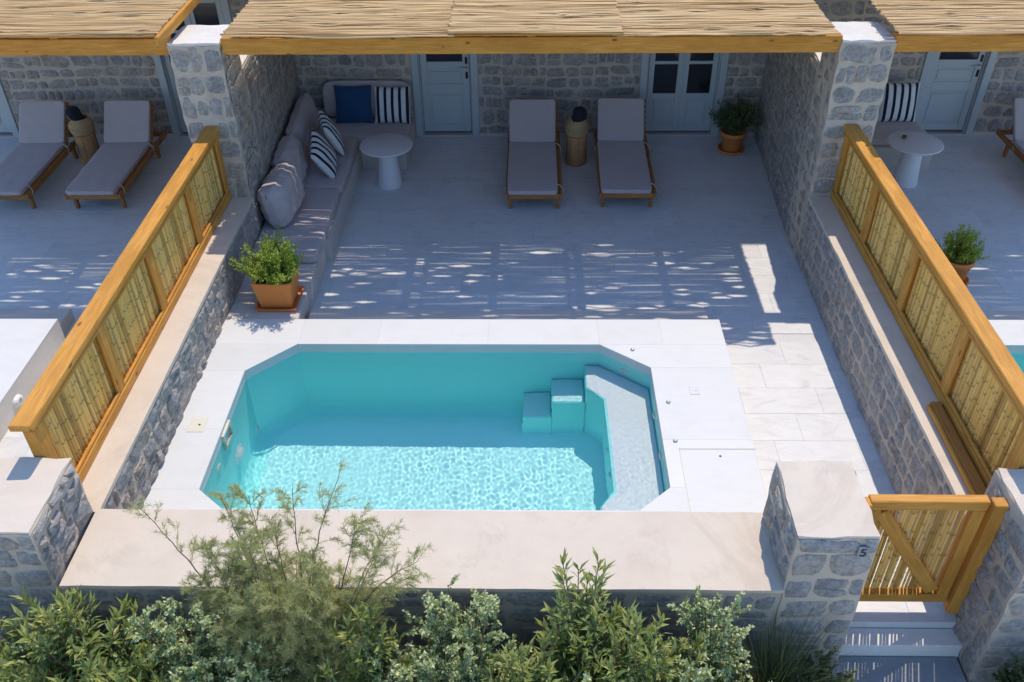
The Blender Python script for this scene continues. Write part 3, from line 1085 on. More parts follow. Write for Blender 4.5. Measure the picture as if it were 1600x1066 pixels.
# front garden wall and front piers
fw = empty('front_wall', (-0.7, 4.2, 0), 'low front wall with broad pink rendered top behind the shrubs', 'wall')
rough_box('core', 'mortar', fw, -3.24, 1.74, YF0, YF1, -0.45, ZW - 0.03, (-0.7, 4.2, 0), 0.006, 0.16, 51)
rough_box('coping', 'plaster_pink', fw, -3.235, 1.735, YF0 - 0.014, YF1 + 0.012, ZW - 0.031, ZW + 0.0015, (-0.7, 4.2, 0), 0.003, 0.16, 52)
sf = StoneFace()
sf.face((-3.2, YF0, -0.3), (1, 0, 0), (0, -1, 0), 4.9, ZW + 0.25, (0.16, 0.26), (0.2, 0.5), 0.012, gap=0.010)
sf.build(fw, 120)

def front_pier(x0, x1, z, label, seed, left=False):
    off = ((x0 + x1) / 2, 4.23, 0)
    p = empty('front_pier', off, label, 'pier', 'stone piers along the front wall')
    rough_box('core', 'mortar', p, x0, x1, YF0 - 0.006, 4.58, -0.45, z - 0.02, off, 0.008, 0.12, seed)
    rough_box('cap', 'plaster_pink', p, x0 + 0.004, x1 - 0.004, YF0, 4.576, z - 0.021, z, off, 0.009, 0.11, seed + 1)
    sf = StoneFace()
    sf.face((x0, YF0 - 0.006, -0.3), (1, 0, 0), (0, -1, 0), x1 - x0, z + 0.28, (0.16, 0.25), (0.2, 0.42), 0.020, gap=0.010)
    if left:
        sf.face((x1, YF0, ZW), (0, 1, 0), (1, 0, 0), 0.67, z - ZW - 0.02, (0.17, 0.27), (0.2, 0.36), 0.030, True, gap=0.006)
    else:
        zb = ZW if x0 < 2 else -0.2
        sf.face((x0, YF0, zb), (0, 1, 0), (-1, 0, 0), 0.66, z - zb - 0.02, (0.16, 0.27), (0.18, 0.38), 0.020, True, gap=0.008)
        if x0 < 2:
            sf.face((x1, YF0, -0.2), (0, 1, 0), (1, 0, 0), 0.66, z + 0.18, (0.15, 0.22), (0.2, 0.34), 0.016)
    sf.build(p, 150)
    return p
front_pier(-4.6, -3.265, 1.40, 'broad stone front pier at the left end of the front wall', 61, True)
front_pier(1.735, 2.262, 1.40, 'square stone front pier bearing the house number beside the gate', 71)
front_pier(3.29, 4.5, 1.335, 'stone front pier right of the bamboo gate', 81)

for x0, x1, lab in ((-9.0, -4.604, 'front wall of the left neighbouring terrace'), (4.504, 9.0, 'front wall of the right neighbouring terrace')):
    nw = empty('front_wall', ((x0 + x1) / 2, 4.2, 0), lab, 'wall')
    rough_box('core', 'mortar', nw, x0, x1, YF0, YF1, -0.45, ZW - 0.03, ((x0 + x1) / 2, 4.2, 0), 0.006, 0.2, 55)
    rough_box('coping', 'plaster_pink', nw, x0, x1, YF0 - 0.014, YF1 + 0.012, ZW - 0.031, ZW, ((x0 + x1) / 2, 4.2, 0), 0.003, 0.2, 56)

npl = empty('number_plate', (2.165, YF0 - 0.024, 1.285), 'small pale house number 5 plate on the gate pier', 'number plate')
box('plate', 'path_stone', npl, -0.036, 0.036, -0.012, 0.006, -0.048, 0.048, 0.003)
cu = bpy.data.curves.new('digit', 'FONT')
cu.body = '5'; cu.size = 0.105; cu.extrude = 0.002; cu.align_x = 'CENTER'; cu.align_y = 'CENTER'
tmp = bpy.data.objects.new('digit_tmp', cu); col.objects.link(tmp)
bpy.context.view_layer.update()
dme = bpy.data.meshes.new_from_object(tmp.evaluated_get(bpy.context.evaluated_depsgraph_get()))
bpy.data.objects.remove(tmp)
dg = link('digit', dme, 'ink', npl); dg.location = (0, -0.0145, 0); dg.rotation_euler = (R(90), 0, 0)

# houses --------------------------------------------------------------
def door_frame(parent, x0, x1, z1, y, off, t=0.10, proud=0.03, deep=0.12):
    bm = bmesh.new()
    for (a, b, c, d) in ((x0, x0 + t, 0.0, z1), (x1 - t, x1, 0.0, z1), (x0 + t, x1 - t, z1 - t, z1)):
        bm_box(bm, a - off[0], b - off[0], y - proud - off[1], y + deep - off[1], c, d, 0.005)
    # stop bead
    for (a, b, c, d) in ((x0 + t, x0 + t + 0.02, 0.0, z1 - t), (x1 - t - 0.02, x1 - t, 0.0, z1 - t)):
        bm_box(bm, a - off[0] + 0.0005, b - off[0], y + 0.03 - off[1], y + deep - 0.01 - off[1], c, d - 0.002, 0.002)
    return link('door_frame', mesh_bm(bm), 'paint', parent)

def leaf(name, parent, x0, x1, z0, z1, y, off, rails, st=0.085, th=0.045):
    """rails: list of (z0,z1,kind) for openings between rails; kind 'panel' or 'glass'"""
    o = empty_part = None
    bm = bmesh.new()
    ox, oy = off[0], off[1]
    y0, y1 = y - oy, y + th - oy
    bm_box(bm, x0 - ox, x0 + st - ox, y0, y1, z0, z1, 0.004)
    bm_box(bm, x1 - st - ox, x1 - ox, y0, y1, z0, z1, 0.004)
    zz = z0
    for (a, b, k) in rails:
        bm_box(bm, x0 + st - ox, x1 - st - ox, y0 + 0.001, y1 - 0.001, zz, a, 0.004)
        zz = b
    bm_box(bm, x0 + st - ox, x1 - st - ox, y0 + 0.001, y1 - 0.001, zz, z1, 0.004)
    lf = link(name, mesh_bm(bm), 'paint', parent)
    for (a, b, k) in rails:
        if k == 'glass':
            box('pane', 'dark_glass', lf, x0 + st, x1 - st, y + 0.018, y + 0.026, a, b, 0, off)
        else:
            box('panel', 'paint', lf, x0 + st, x1 - st, y + 0.016, y + 0.03, a, b, 0, off)
            box('raised_field', 'paint', lf, x0 + st + 0.035, x1 - st - 0.035, y + 0.006, y + 0.02, a + 0.035, b - 0.035, 0.008, off)
    return lf

def house(dx, x0, x1, door, glass, label, seed):
    off = (dx, YH, 0)
    h = empty('stone_house', off, label, 'house', 'row of stone houses behind the terraces')
    ops = [(o[0] + dx, o[1] + dx, 0.0, o[2]) for o in (door, glass) if o]
    ops.sort()
    bm = bmesh.new()
    x = x0
    segs = []
    for (a, b, c, d) in ops:
        if a > x:
            segs.append((x, a, -0.4, 6.25))
        segs.append((max(a, x), min(b, x1), d, 6.25))
        x = b
    if x < x1:
        segs.append((x, x1, -0.4, 6.25))
    for (a, b, c, d) in segs:
        if b > a:
            bm_box(bm, a - dx, b - dx, 0, 0.45, c, d)
    bm_box(bm, x0 - dx, x1 - dx, 0.9, 6.5, -0.4, 6.25)
    wall = link('wall', mesh_bm(bm), 'mortar', h)
    box('parapet_cap', 'plaster_white', h, x0, x1, YH - 0.03, YH + 6.5, 6.251, 6.31, 0.01, off)
    sf = StoneFace()
    sf.face((x0, YH, 0), (1, 0, 0), (0, -1, 0), x1 - x0, 2.45, (0.13, 0.24), (0.15, 0.44), 0.018, False, [(a - x0, b - x0, c, d) for a, b, c, d in ops])
    sf.build(h, 296)
    # skirting between the openings
    x = x0
    for (a, b, c, d) in ops + [(x1, x1, 0, 0)]:
        if a - x > 0.05:
            box('skirting', 'plaster_bench', h, x + 0.003, a - 0.003, YH - 0.022, YH, 0.0, 0.055, 0.003, off)
        x = max(x, b)
    for o, kind in ((door, 'door'), (glass, 'glass')):
        if not o:
            continue
        a, b, z1 = o[0] + dx, o[1] + dx, o[2]
        door_frame(h, a, b, z1, YH, off)
        box('threshold', 'plaster_bench', h, a + 0.1, b - 0.1, YH - 0.02, YH + 0.3, -0.05, 0.018, 0.003, off)
        box('interior_dark_sheet', 'black_metal', h, a + 0.02, b - 0.02, YH + 0.30, YH + 0.33, 0, z1 + 0.1, 0, off)  # black sheet put in for the dark room behind, not a metal part
        if kind == 'door':
            lf = leaf('door', h, a + 0.125, b - 0.125, 0.055, z1 - 0.125, YH + 0.045, off, [(0.16, 0.66, 'panel'), (0.80, 1.02, 'panel'), (1.13, 1.88, 'glass')], 0.095)
            hx = b - 0.165
            hm = box('lock_plate', 'black_metal', lf, hx - 0.018, hx + 0.018, YH + 0.036, YH + 0.046, 0.88, 0.98, 0.003, off)
            hm = box('lock_plate', 'black_metal', lf, hx - 0.018, hx + 0.018, YH + 0.036, YH + 0.046, 1.10, 1.20, 0.003, off)
            s = Soup()
            s.tube([(hx - dx, 0.045, 1.05), (hx - dx, -0.005, 1.05)], 0.010, 8)
            s.tube([(hx - dx, -0.004, 1.05), (hx - dx - 0.06, -0.008, 1.052), (hx - dx - 0.12, -0.002, 1.048)], 0.009, 8)
            s.build('handle', 'steel', lf)
        else:
            m = (a + b) / 2
            rails = [(0.14, 0.56, 'panel'), (0.64, 1.08, 'glass'), (1.125, 1.56, 'glass'), (1.605, 1.98, 'glass')]
            la = leaf('door', h, a + 0.125, m - 0.002, 0.05, z1 - 0.12, YH + 0.045, off, rails, 0.078)
            lb = leaf('door', h, m + 0.002, b - 0.125, 0.05, z1 - 0.12, YH + 0.045, off, rails, 0.078)
            box('cover_strip', 'paint', lb, m - 0.018, m + 0.018, YH + 0.033, YH + 0.0455, 0.06, z1 - 0.13, 0.004, off)
    return h

DOOR = (-1.705, -0.748, 2.15)
GLASS = (1.60, 2.835, 2.18)
house(0.0, -3.5, 3.5, DOOR, GLASS, 'grey stone house with blue door behind the middle terrace', 1)
house(-PER, -8.6, -3.503, (-1.705, -0.748, 2.15), GLASS, 'grey stone house behind the left neighbouring terrace and its two loungers', 2)
house(PER, 3.503, 8.4, (-1.385, -0.395, 2.15), None, 'grey stone house with blue door behind the right neighbouring terrace', 3)

# ================================================================== PERGOLAS
def reed_mat(parent, off, x0, x1, y0, y1, z, seed, rafters, sag=0.0):
    r = np.random.default_rng(seed)
    pitch = 0.0118
    ny = int((y1 - y0) / pitch)
    L = x1 - x0
    nseg = max(5, int(L / 0.09))
    t = np.linspace(0, 1, nseg)
    nh = int(13 * L * (y1 - y0))
    hx = r.uniform(x0, x1, nh); hy = r.uniform(y0, y1, nh)
    hl = r.uniform(0.04, 0.16, nh); hw = np.where(r.random(nh) < 0.55, r.uniform(0.018, 0.034, nh), r.uniform(0.007, 0.014, nh))
    s = Soup()
    ang = np.arange(5) / 5 * 2 * math.pi
    for j in range(ny):
        yc = y0 + (j + 0.5) * pitch
        e0, e1 = x0 + r.normal(0, 0.009) - (0.02 if r.random() < 0.1 else 0), x1 + r.normal(0, 0.007)
        xs = e0 + (e1 - e0) * t
        ys = yc + r.normal(0, 0.0015) + 0.0022 * np.sin(xs * r.uniform(1, 3.2) + r.uniform(0, 6.28)) + 0.006 * np.sin(xs * 1.3 + yc * 9) + r.normal(0, 0.002) * (t - 0.5)
        d = ys[:, None] - hy[None, :]
        bumpx = np.clip(1 - ((xs[:, None] - hx[None, :]) / hl[None, :]) ** 2, 0, 1)
        push = np.where(d >= 0, 1, -1) * hw * np.exp(-np.abs(d) / (3.0 * hw)) * bumpx
        ys = ys + push.sum(1)
        zs = z + 0.010 * ((j % 2) - 0.5) * 0.5 + r.normal(0, 0.0028) + 0.005 * np.sin(xs * r.uniform(2, 5) + r.uniform(0, 6.28)) + sag * np.sin(math.pi * t) + 0.006 * np.sin(xs * 2.2 + yc * 3)
        rad = r.uniform(0.0078, 0.0102) * (1 - 0.14 * t if r.random() < 0.5 else 0.86 + 0.14 * t)
        v = np.stack([np.repeat(xs, 5), np.repeat(ys, 5) + np.tile(np.cos(ang), nseg) * np.repeat(rad, 5), np.repeat(zs, 5) + np.tile(np.sin(ang), nseg) * np.repeat(rad, 5)], -1)
        i, k = np.meshgrid(np.arange(nseg - 1), np.arange(5), indexing='ij')
        f = np.stack([i * 5 + k, (i + 1) * 5 + k, (i + 1) * 5 + (k + 1) % 5, i * 5 + (k + 1) % 5], -1).reshape(-1, 4)
        s.add(v, f, r.random())
    # under-layer of split reeds keeps the mat closed between the big gaps
    o = s.build('reed_mat', 'reed', parent, True, off)
    o['kind'] = 'stuff'
    return o

def pergola(dx, x0, x1, seams, label, seed, rafters, edge_board=None, bx0=None, bx1=None):
    off = (dx, YP + 0.1, 0)
    p = empty('pergola', off, label, 'pergola', 'reed covered pergolas in front of the houses')
    bx0 = x0 if bx0 is None else bx0
    bx1 = x1 if bx1 is None else bx1
    timber('beam', 'wood', p, (bx0, 9.45, 2.613), (bx1, 9.45, 2.613), 0.11, 0.175, off)
    timber('wall_plate', 'wood', p, (x0, YH - 0.06, 2.613), (x1, YH - 0.06, 2.613), 0.10, 0.15, off)
    for x in rafters:
        timber('rafter', 'wood', p, (x, 9.40, 2.752), (x, YH - 0.02, 2.752), 0.09, 0.10, off)
    cuts = [x0] + list(seams) + [x1]
    for k, (a, b) in enumerate(zip(cuts[:-1], cuts[1:])):
        reed_mat(p, off, a - (0.03 if k else 0), b + (0.03 if k < len(cuts) - 2 else 0), 9.08 + 0.012 * (k % 2), 12.72, 2.828 + 0.016 * (k % 2), seed * 10 + k, rafters)
    for y in (9.16, 9.9, 10.7, 11.5, 12.3):
        timber('batten', 'wood', p, (x0 + 0.02, y, 2.8105), (x1 - 0.02, y, 2.8105), 0.03, 0.015, off, bevel=0.002)
    if edge_board:
        timber('edge_board', 'wood', p, (edge_board, 9.02, 2.80), (edge_board, 12.7, 2.80), 0.045, 0.10, off)
    return p

RAF = [-2.96, -1.97, -0.98, 0.02, 1.03, 2.02, 2.98]
pergola(0.0, -3.09, 3.07, (-0.785, 0.907), 'reed roofed pergola with orange beam over the middle terrace', 1, RAF, None, -3.225, 3.225)
pergola(-PER, -8.4, -3.76, (-6.1,), 'reed roofed pergola over the left neighbouring terrace', 2, [-7.9, -6.95, -5.97, -4.97], -3.735, -8.4, -3.775)
pergola(PER, 3.68, 8.3, (5.4,), 'reed roofed pergola over the right neighbouring terrace', 3, [4.06, 5.03, 6.02, 7.02], None, 3.772, 8.3)

# ================================================================== FENCES AND GATE
def cane_mesh(seed, nodes=4, sides=8):
    r = random.Random(seed)
    zs = [-0.5]
    ed = []
    prof = []
    z = -0.5 + r.uniform(0.02, 0.2)
    prof.append((-0.5, 1.0, 0.0))
    while z < 0.46:
        prof += [(z - 0.016, 0.97, 0.0), (z - 0.004, 1.10, 1.0), (z + 0.008, 0.99, 0.45), (z + 0.03, 0.96, 0.0)]
        z += r.uniform(0.20, 0.34)
    prof.append((0.5, 0.94, 0.0))
    bx, by = r.uniform(-0.25, 0.25), r.uniform(-0.15, 0.15)
    v, e = [], []
    for z, q, ee in prof:
        for k in range(sides):
            a = 2 * math.pi * k / sides
            v.append((q * math.cos(a) + bx * (4 * z * z - 0.5), q * math.sin(a) + by * math.sin(3 * z), z))
            e.append(ee)
    f = [(i * sides + k, i * sides + (k + 1) % sides, (i + 1) * sides + (k + 1) % sides, (i + 1) * sides + k) for i in range(len(prof) - 1) for k in range(sides)]
    me = mesh_np(v, f, True, {'edge': e})
    me.materials.append(M['cane'])
    return me
CANES = [cane_mesh(500 + i) for i in range(9)]

def cane(parent, x, y, z0, z1, r, off, lean=(0, 0)):
    o = link('cane', random.choice(CANES), None, parent)
    o.location = (x - off[0], y - off[1], (z0 + z1) / 2 - off[2])
    o.rotation_euler = (lean[0], lean[1], 0)
    o.scale = (r, r, z1 - z0)
    return o

def fence(xc, side, label):
    """side = +1 if the middle terrace lies towards +x"""
    off = (xc, 7.0, ZW)
    f = empty('bamboo_fence', off, label, 'fence', 'bamboo fences on the party walls')
    zb, zt = ZW + 0.002, 1.75
    posts = [4.665, 5.83, 7.01, 8.21, 9.30]
    timber('top_rail', 'wood', f, (xc, 4.53, zt - 0.0275), (xc, 9.355, zt - 0.0275), 0.155, 0.055, off, bevel=0.008)
    timber('upper_rail', 'wood', f, (xc, 4.60, zt - 0.085), (xc, 9.35, zt - 0.085), 0.09, 0.058, off)
    timber('bottom_rail', 'wood', f, (xc, 4.585, zb + 0.045), (xc, 9.35, zb + 0.045), 0.11, 0.09, off)
    for y in posts:
        timber('post', 'wood', f, (xc, y, zb + 0.0905), (xc, y, zt - 0.1145), 0.09, 0.095 if y not in (posts[0],) else 0.13, off, up=(0, 1, 0))
    # canes and the trim strips that hold them
    for a, b in zip(posts[:-1], posts[1:]):
        y0, y1 = a + (0.066 if a == posts[0] else 0.049), b - 0.049
        xt = xc + side * 0.034
        timber('trim', 'wood', f, (xt, y0, zb + 0.107), (xt, y1, zb + 0.107), 0.024, 0.03, off, bevel=0.006)
        timber('trim', 'wood', f, (xt, y0, zt - 0.131), (xt, y1, zt - 0.131), 0.022, 0.03, off, bevel=0.004)
        for yy in (y0 + 0.012, y1 - 0.012):
            timber('trim', 'wood', f, (xt, yy, zb + 0.123), (xt, yy, zt - 0.147), 0.022, 0.022, off, up=(0, 1, 0), bevel=0.004)
        y = y0 + 0.012
        while y < y1 - 0.012:
            r = random.uniform(0.0115, 0.0205)
            if y + r > y1:
                break
            cane(f, xc - side * 0.010 + random.uniform(-0.005, 0.005), y + r, zb + 0.088, zt - 0.113, r, off, (random.uniform(-0.014, 0.014), 0))
            y += 2 * r + (random.uniform(0.003, 0.008) if random.random() < 0.12 else random.uniform(0.0004, 0.002))
    return f
fence(-3.50, 1, 'orange framed bamboo fence on the left party wall')
fence(3.50, -1, 'orange framed bamboo fence on the right party wall')

pk = empty('loose_board', (3.365, 5.2, ZW), 'loose brown board lying along the foot of the right bamboo fence', 'board')
timber('board', 'wood_dark', pk, (3.385, 4.60, ZW + 0.031), (3.385, 5.76, ZW + 0.031), 0.085, 0.05, (3.365, 5.2, ZW))
timber('edge_strip', 'wood', pk, (3.326, 4.60, ZW + 0.026), (3.326, 5.74, ZW + 0.026), 0.03, 0.045, (3.365, 5.2, ZW))

# gate
for x, w, lab in ((2.312, 0.085, 'short orange gate post fixed to the numbered pier'), (3.238, 0.095, 'orange gate post fixed to the right front pier')):
    gp = empty('gate_post', (x, 4.36, 0.0), lab, 'post', 'posts of the bamboo gate')
    timber('post', 'wood', gp, (x, 4.33, 0.06), (x, 4.33, 1.265), w, 0.09, (x, 4.36, 0.0), up=(0, 1, 0))
gt = empty('bamboo_gate', (2.75, 4.35, 0.12), 'closed orange framed bamboo gate with one diagonal brace', 'gate')
go = (2.75, 4.35, 0.12)
gx0, gx1, gz0, gz1, gy = 2.364, 3.182, 0.135, 1.255, 4.37
timber('rail', 'wood', gt, (gx0, gy, gz1 - 0.045), (gx1, gy, gz1 - 0.045), 0.075, 0.09, go)
timber('rail', 'wood', gt, (gx0, gy, gz0 + 0.045), (gx1, gy, gz0 + 0.045), 0.075, 0.09, go)
for x in (gx0 + 0.045, gx1 - 0.05):
    timber('stile', 'wood', gt, (x, gy, gz0 + 0.0905), (x, gy, gz1 - 0.0905), 0.09, 0.075, go, up=(0, 1, 0))
timber('brace', 'wood', gt, (gx0 + 0.10, gy - 0.012, gz1 - 0.125), (gx1 - 0.135, gy - 0.012, gz0 + 0.12), 0.035, 0.105, go, up=(0.8, 0, 0.6))
x = gx0 + 0.092
while x < gx1 - 0.105:
    r = random.uniform(0.0085, 0.0125)
    cane(gt, x + r, gy + 0.026 + random.uniform(-0.003, 0.003), gz0 + 0.075, gz1 - 0.075, r, go, (0, random.uniform(-0.012, 0.012)))
    x += 2 * r + (random.uniform(0.005, 0.011) if random.random() < 0.36 else 0.0003)

# ================================================================== FURNITURE
def cushion_mesh(sx, sy, sz, puff=0.35, n=14, ex=8, seed=0, wr=0.004):
    """soft box: sx,sy,sz full sizes; puffed faces, pinched rim"""
    r = np.random.default_rng(seed)
    bm = bmesh.new()
    bmesh.ops.create_cube(bm, size=2.0)
    bmesh.ops.subdivide_edges(bm, edges=bm.edges[:], cuts=n, use_grid_fill=True)
    ph = r.uniform(0, 6.28, 6)
    for v in bm.verts:
        x, y, z = v.co
        # superellipsoid rounding
        q = (abs(x) ** ex + abs(y) ** ex + abs(z) ** ex) ** (1 / ex)
        k = 1 / max(q, 1e-6)
        m = max(abs(x), abs(y), abs(z))
        x2, y2, z2 = x * k, y * k, z * k
        f = (1 - abs(x) ** 3) * (1 - abs(y) ** 3)
        z2 *= (1 - puff) + puff * (f ** 0.6 if f > 0 else 0)
        w = wr * (math.sin(9 * x + ph[0] + 3 * math.sin(4 * y + ph[1])) + 0.6 * math.sin(13 * y + ph[2] + 2 * x))
        v.co = Vector((x2 * sx / 2, y2 * sy / 2, z2 * sz / 2 + w * (1 if z > 0 else -1)))
    return mesh_bm(bm, True)

def pillow_mesh(s, t, seed=0, n=16):
    """square throw pillow in the XY plane with pointed corners, thickness t"""
    r = np.random.default_rng(seed)
    ph = r.uniform(0, 6.28, 4)
    vs, fs = [], []
    g = np.linspace(-1, 1, n)
    for side in (1, -1):
        for a in g:
            for b in g:
                e = max(0.0, (1 - a ** 2)) * max(0.0, (1 - b ** 2))
                h = t / 2 * (e ** 0.42) + 0.0015
                pin = 1 - 0.055 * (1 - abs(a) ** 2) * abs(b) ** 3
                pin2 = 1 - 0.055 * (1 - abs(b) ** 2) * abs(a) ** 3
                w = 0.006 * e ** 0.3 * math.sin(6 * a + ph[0] + 2 * math.sin(3 * b + ph[1]))
                vs.append((a * s / 2 * pin2, b * s / 2 * pin, side * (h + w)))
    N = n * n
    for i in range(n - 1):
        for k in range(n - 1):
            q = (i * n + k, (i + 1) * n + k, (i + 1) * n + k + 1, i * n + k + 1)
            fs.append(q)
            fs.append(tuple(N + j for j in q[::-1]))
    ring = [i * n for i in range(n)] + [(n - 1) * n + k for k in range(1, n)] + [i * n + n - 1 for i in range(n - 2, -1, -1)] + [k for k in range(n - 2, 0, -1)]
    for a, b in zip(ring, ring[1:] + ring[:1]):
        fs.append((b, a, N + a, N + b))
    return mesh_np(vs, fs, True)

def place(o, loc, xaxis, yaxis):
    x = Vector(xaxis).normalized(); y = Vector(yaxis)
    z = x.cross(y).normalized(); y = z.cross(x)
    o.matrix_basis = Matrix(((x.x, y.x, z.x, loc[0]), (x.y, y.y, z.y, loc[1]), (x.z, y.z, z.z, loc[2]), (0, 0, 0, 1)))
    return o

# masonry benches -------------------------------------------------------
mb = empty('masonry_bench', (-2.8, 10.0, 0), 'rendered corner bench along left wall of the middle terrace', 'bench')
o_ = (-2.8, 10.0, 0)
prism('seat_block', 'plaster_bench', mb, [(-3.215, 7.74), (-2.445, 7.74), (-2.445, 9.33), (-2.385, 9.33), (-2.37, YH - 0.002), (-3.3, YH - 0.002), (-3.215, 9.9)], -0.05, D - 0.001, 0.008, o_)
prism('seat_block', 'plaster_bench', mb, [(-2.369, 11.76), (-1.735, 11.70), (-1.712, YH - 0.002), (-2.369, YH - 0.002)], -0.05, D - 0.001, 0.008, o_)
mb2 = empty('masonry_bench', (4.6, 12.2, 0), 'rendered bench beside the blue door of the right neighbouring terrace', 'bench')
prism('seat_block', 'plaster_bench', mb2, [(3.79, 8.3), (4.62, 8.3), (4.62, 11.76), (5.60, 11.72), (5.60, YH - 0.002), (3.79, YH - 0.002)], -0.05, D - 0.001, 0.008, (4.6, 12.2, 0))

ZS = D + 0.11
def mattress(label, x0, x1, y0, y1, seed, group='seat mattresses on the corner bench'):
    o = link('seat_mattress', cushion_mesh(x1 - x0, y1 - y0, 0.115, 0.08, 14, 18, seed=seed, wr=0.002), 'taupe')
    o.location = ((x0 + x1) / 2, (y0 + y1) / 2, D + 0.0575)
    return tag(o, label, 'mattress', group)
mattress('taupe seat mattress nearest the square planter on the corner bench', -3.20, -2.43, 8.80, 10.435, 1)
mattress('taupe seat mattress behind the first on the left arm of the corner bench', -3.21, -2.41, 10.44, 11.93, 2)
mattress('taupe seat mattress under the blue pillow on the corner bench', -3.22, -1.73, 11.94, 12.55, 3)
mattress('grey seat mattress under the striped pillow on the right neighbouring bench', 3.95, 5.58, 11.80, 12.55, 4, 'neighbouring bench mattress')

def back_cushion(label, loc, sx, sy, sz, xa, ya, seed):
    o = link('back_cushion', cushion_mesh(sx, sy, sz, 0.46, 14, 6, seed=seed, wr=0.009), 'taupe')
    place(o, loc, xa, ya)
    return tag(o, label, 'cushion', 'back cushions of the corner bench')
back_cushion('rounded taupe back cushion at the front end of the left bench arm', (-3.00, 9.80, ZS + 0.245), 0.92, 0.53, 0.38, (0.05, 1, -0.02), (-0.20, 0, 1), 5)
back_cushion('taupe back cushion between the rounded front cushion and the striped pillows', (-3.07, 10.62, ZS + 0.24), 0.78, 0.51, 0.32, (-0.03, 1, 0.03), (-0.25, 0, 1), 16)
back_cushion('long taupe back cushion behind the two striped pillows', (-3.12, 11.72, ZS + 0.235), 1.44, 0.50, 0.26, (-0.045, 1, 0), (-0.22, 0, 1), 6)
back_cushion('taupe back cushion behind the blue pillow on the house wall', (-2.36, 12.63, ZS + 0.255), 1.28, 0.53, 0.20, (1, 0, 0), (0, 0.20, 1), 7)

def pillow(label, mat, s, t, loc, xa, ya, seed, group):
    o = link('throw_pillow', pillow_mesh(s, t, seed), mat)
    place(o, loc, xa, ya)
    return tag(o, label, 'pillow', group)
pillow('plain dark blue throw pillow on the corner bench', 'blue_linen', 0.54, 0.17, (-2.53, 12.43, ZS + 0.255), (1, 0.02, 0), (0, 0.34, 1), 8, 'throw pillows')
pillow('striped throw pillow beside the blue door on the corner bench', 'striped', 0.52, 0.16, (-1.97, 12.42, ZS + 0.25), (1, -0.02, 0), (0, 0.34, 1), 9, 'throw pillows')
pillow('rear of two slanting striped pillows on the left bench arm', 'striped', 0.53, 0.17, (-2.68, 11.45, ZS + 0.28), (-0.25, 0.80, 0.12), (-0.40, -0.12, 0.9), 10, 'throw pillows')
pillow('front of two slanting striped pillows on the left bench arm', 'striped', 0.53, 0.17, (-2.68, 10.84, ZS + 0.25), (-0.10, 0.88, 0.30), (-0.45, -0.32, 0.9), 12, 'throw pillows')
pillow('striped throw pillow on the right neighbouring bench', 'striped', 0.55, 0.17, (5.24, 12.42, ZS + 0.265), (1, 0.0, 0), (0, 0.30, 1), 13, 'throw pillows')

# round tables ----------------------------------------------------------
def round_table(x, y, label):
    t = empty('round_table', (x, y, 0), label, 'table', 'round white pedestal tables')
    turned('tabletop', 'table_white', t, [(0, 0.60), (0.345, 0.60), (0.358, 0.594), (0.36, 0.586), (0.352, 0.578), (0.33, 0.573), (0, 0.573)], (0, 0, 0), 48)
    turned('pedestal', 'table_white', t, [(0.118, 0.5735), (0.122, 0.53), (0.14, 0.30), (0.165, 0.04), (0.17, 0.012), (0.168, 0.0)], (0, 0, 0), 36)
    return t
round_table(-1.92, 11.27, 'round white pedestal table beside the corner bench')
round_table(5.13, 11.30, 'round white pedestal table on the right neighbouring terrace')
ash = empty('ashtray', (5.02, 11.42, 0.60), 'tiny brown pot on the right neighbouring round table', 'pot')
turned('bowl', 'brown_ceramic', ash, [(0.0, 0.001), (0.028, 0.001), (0.034, 0.035), (0.029, 0.035), (0.024, 0.012), (0, 0.012)], (0, 0, 0), 18)

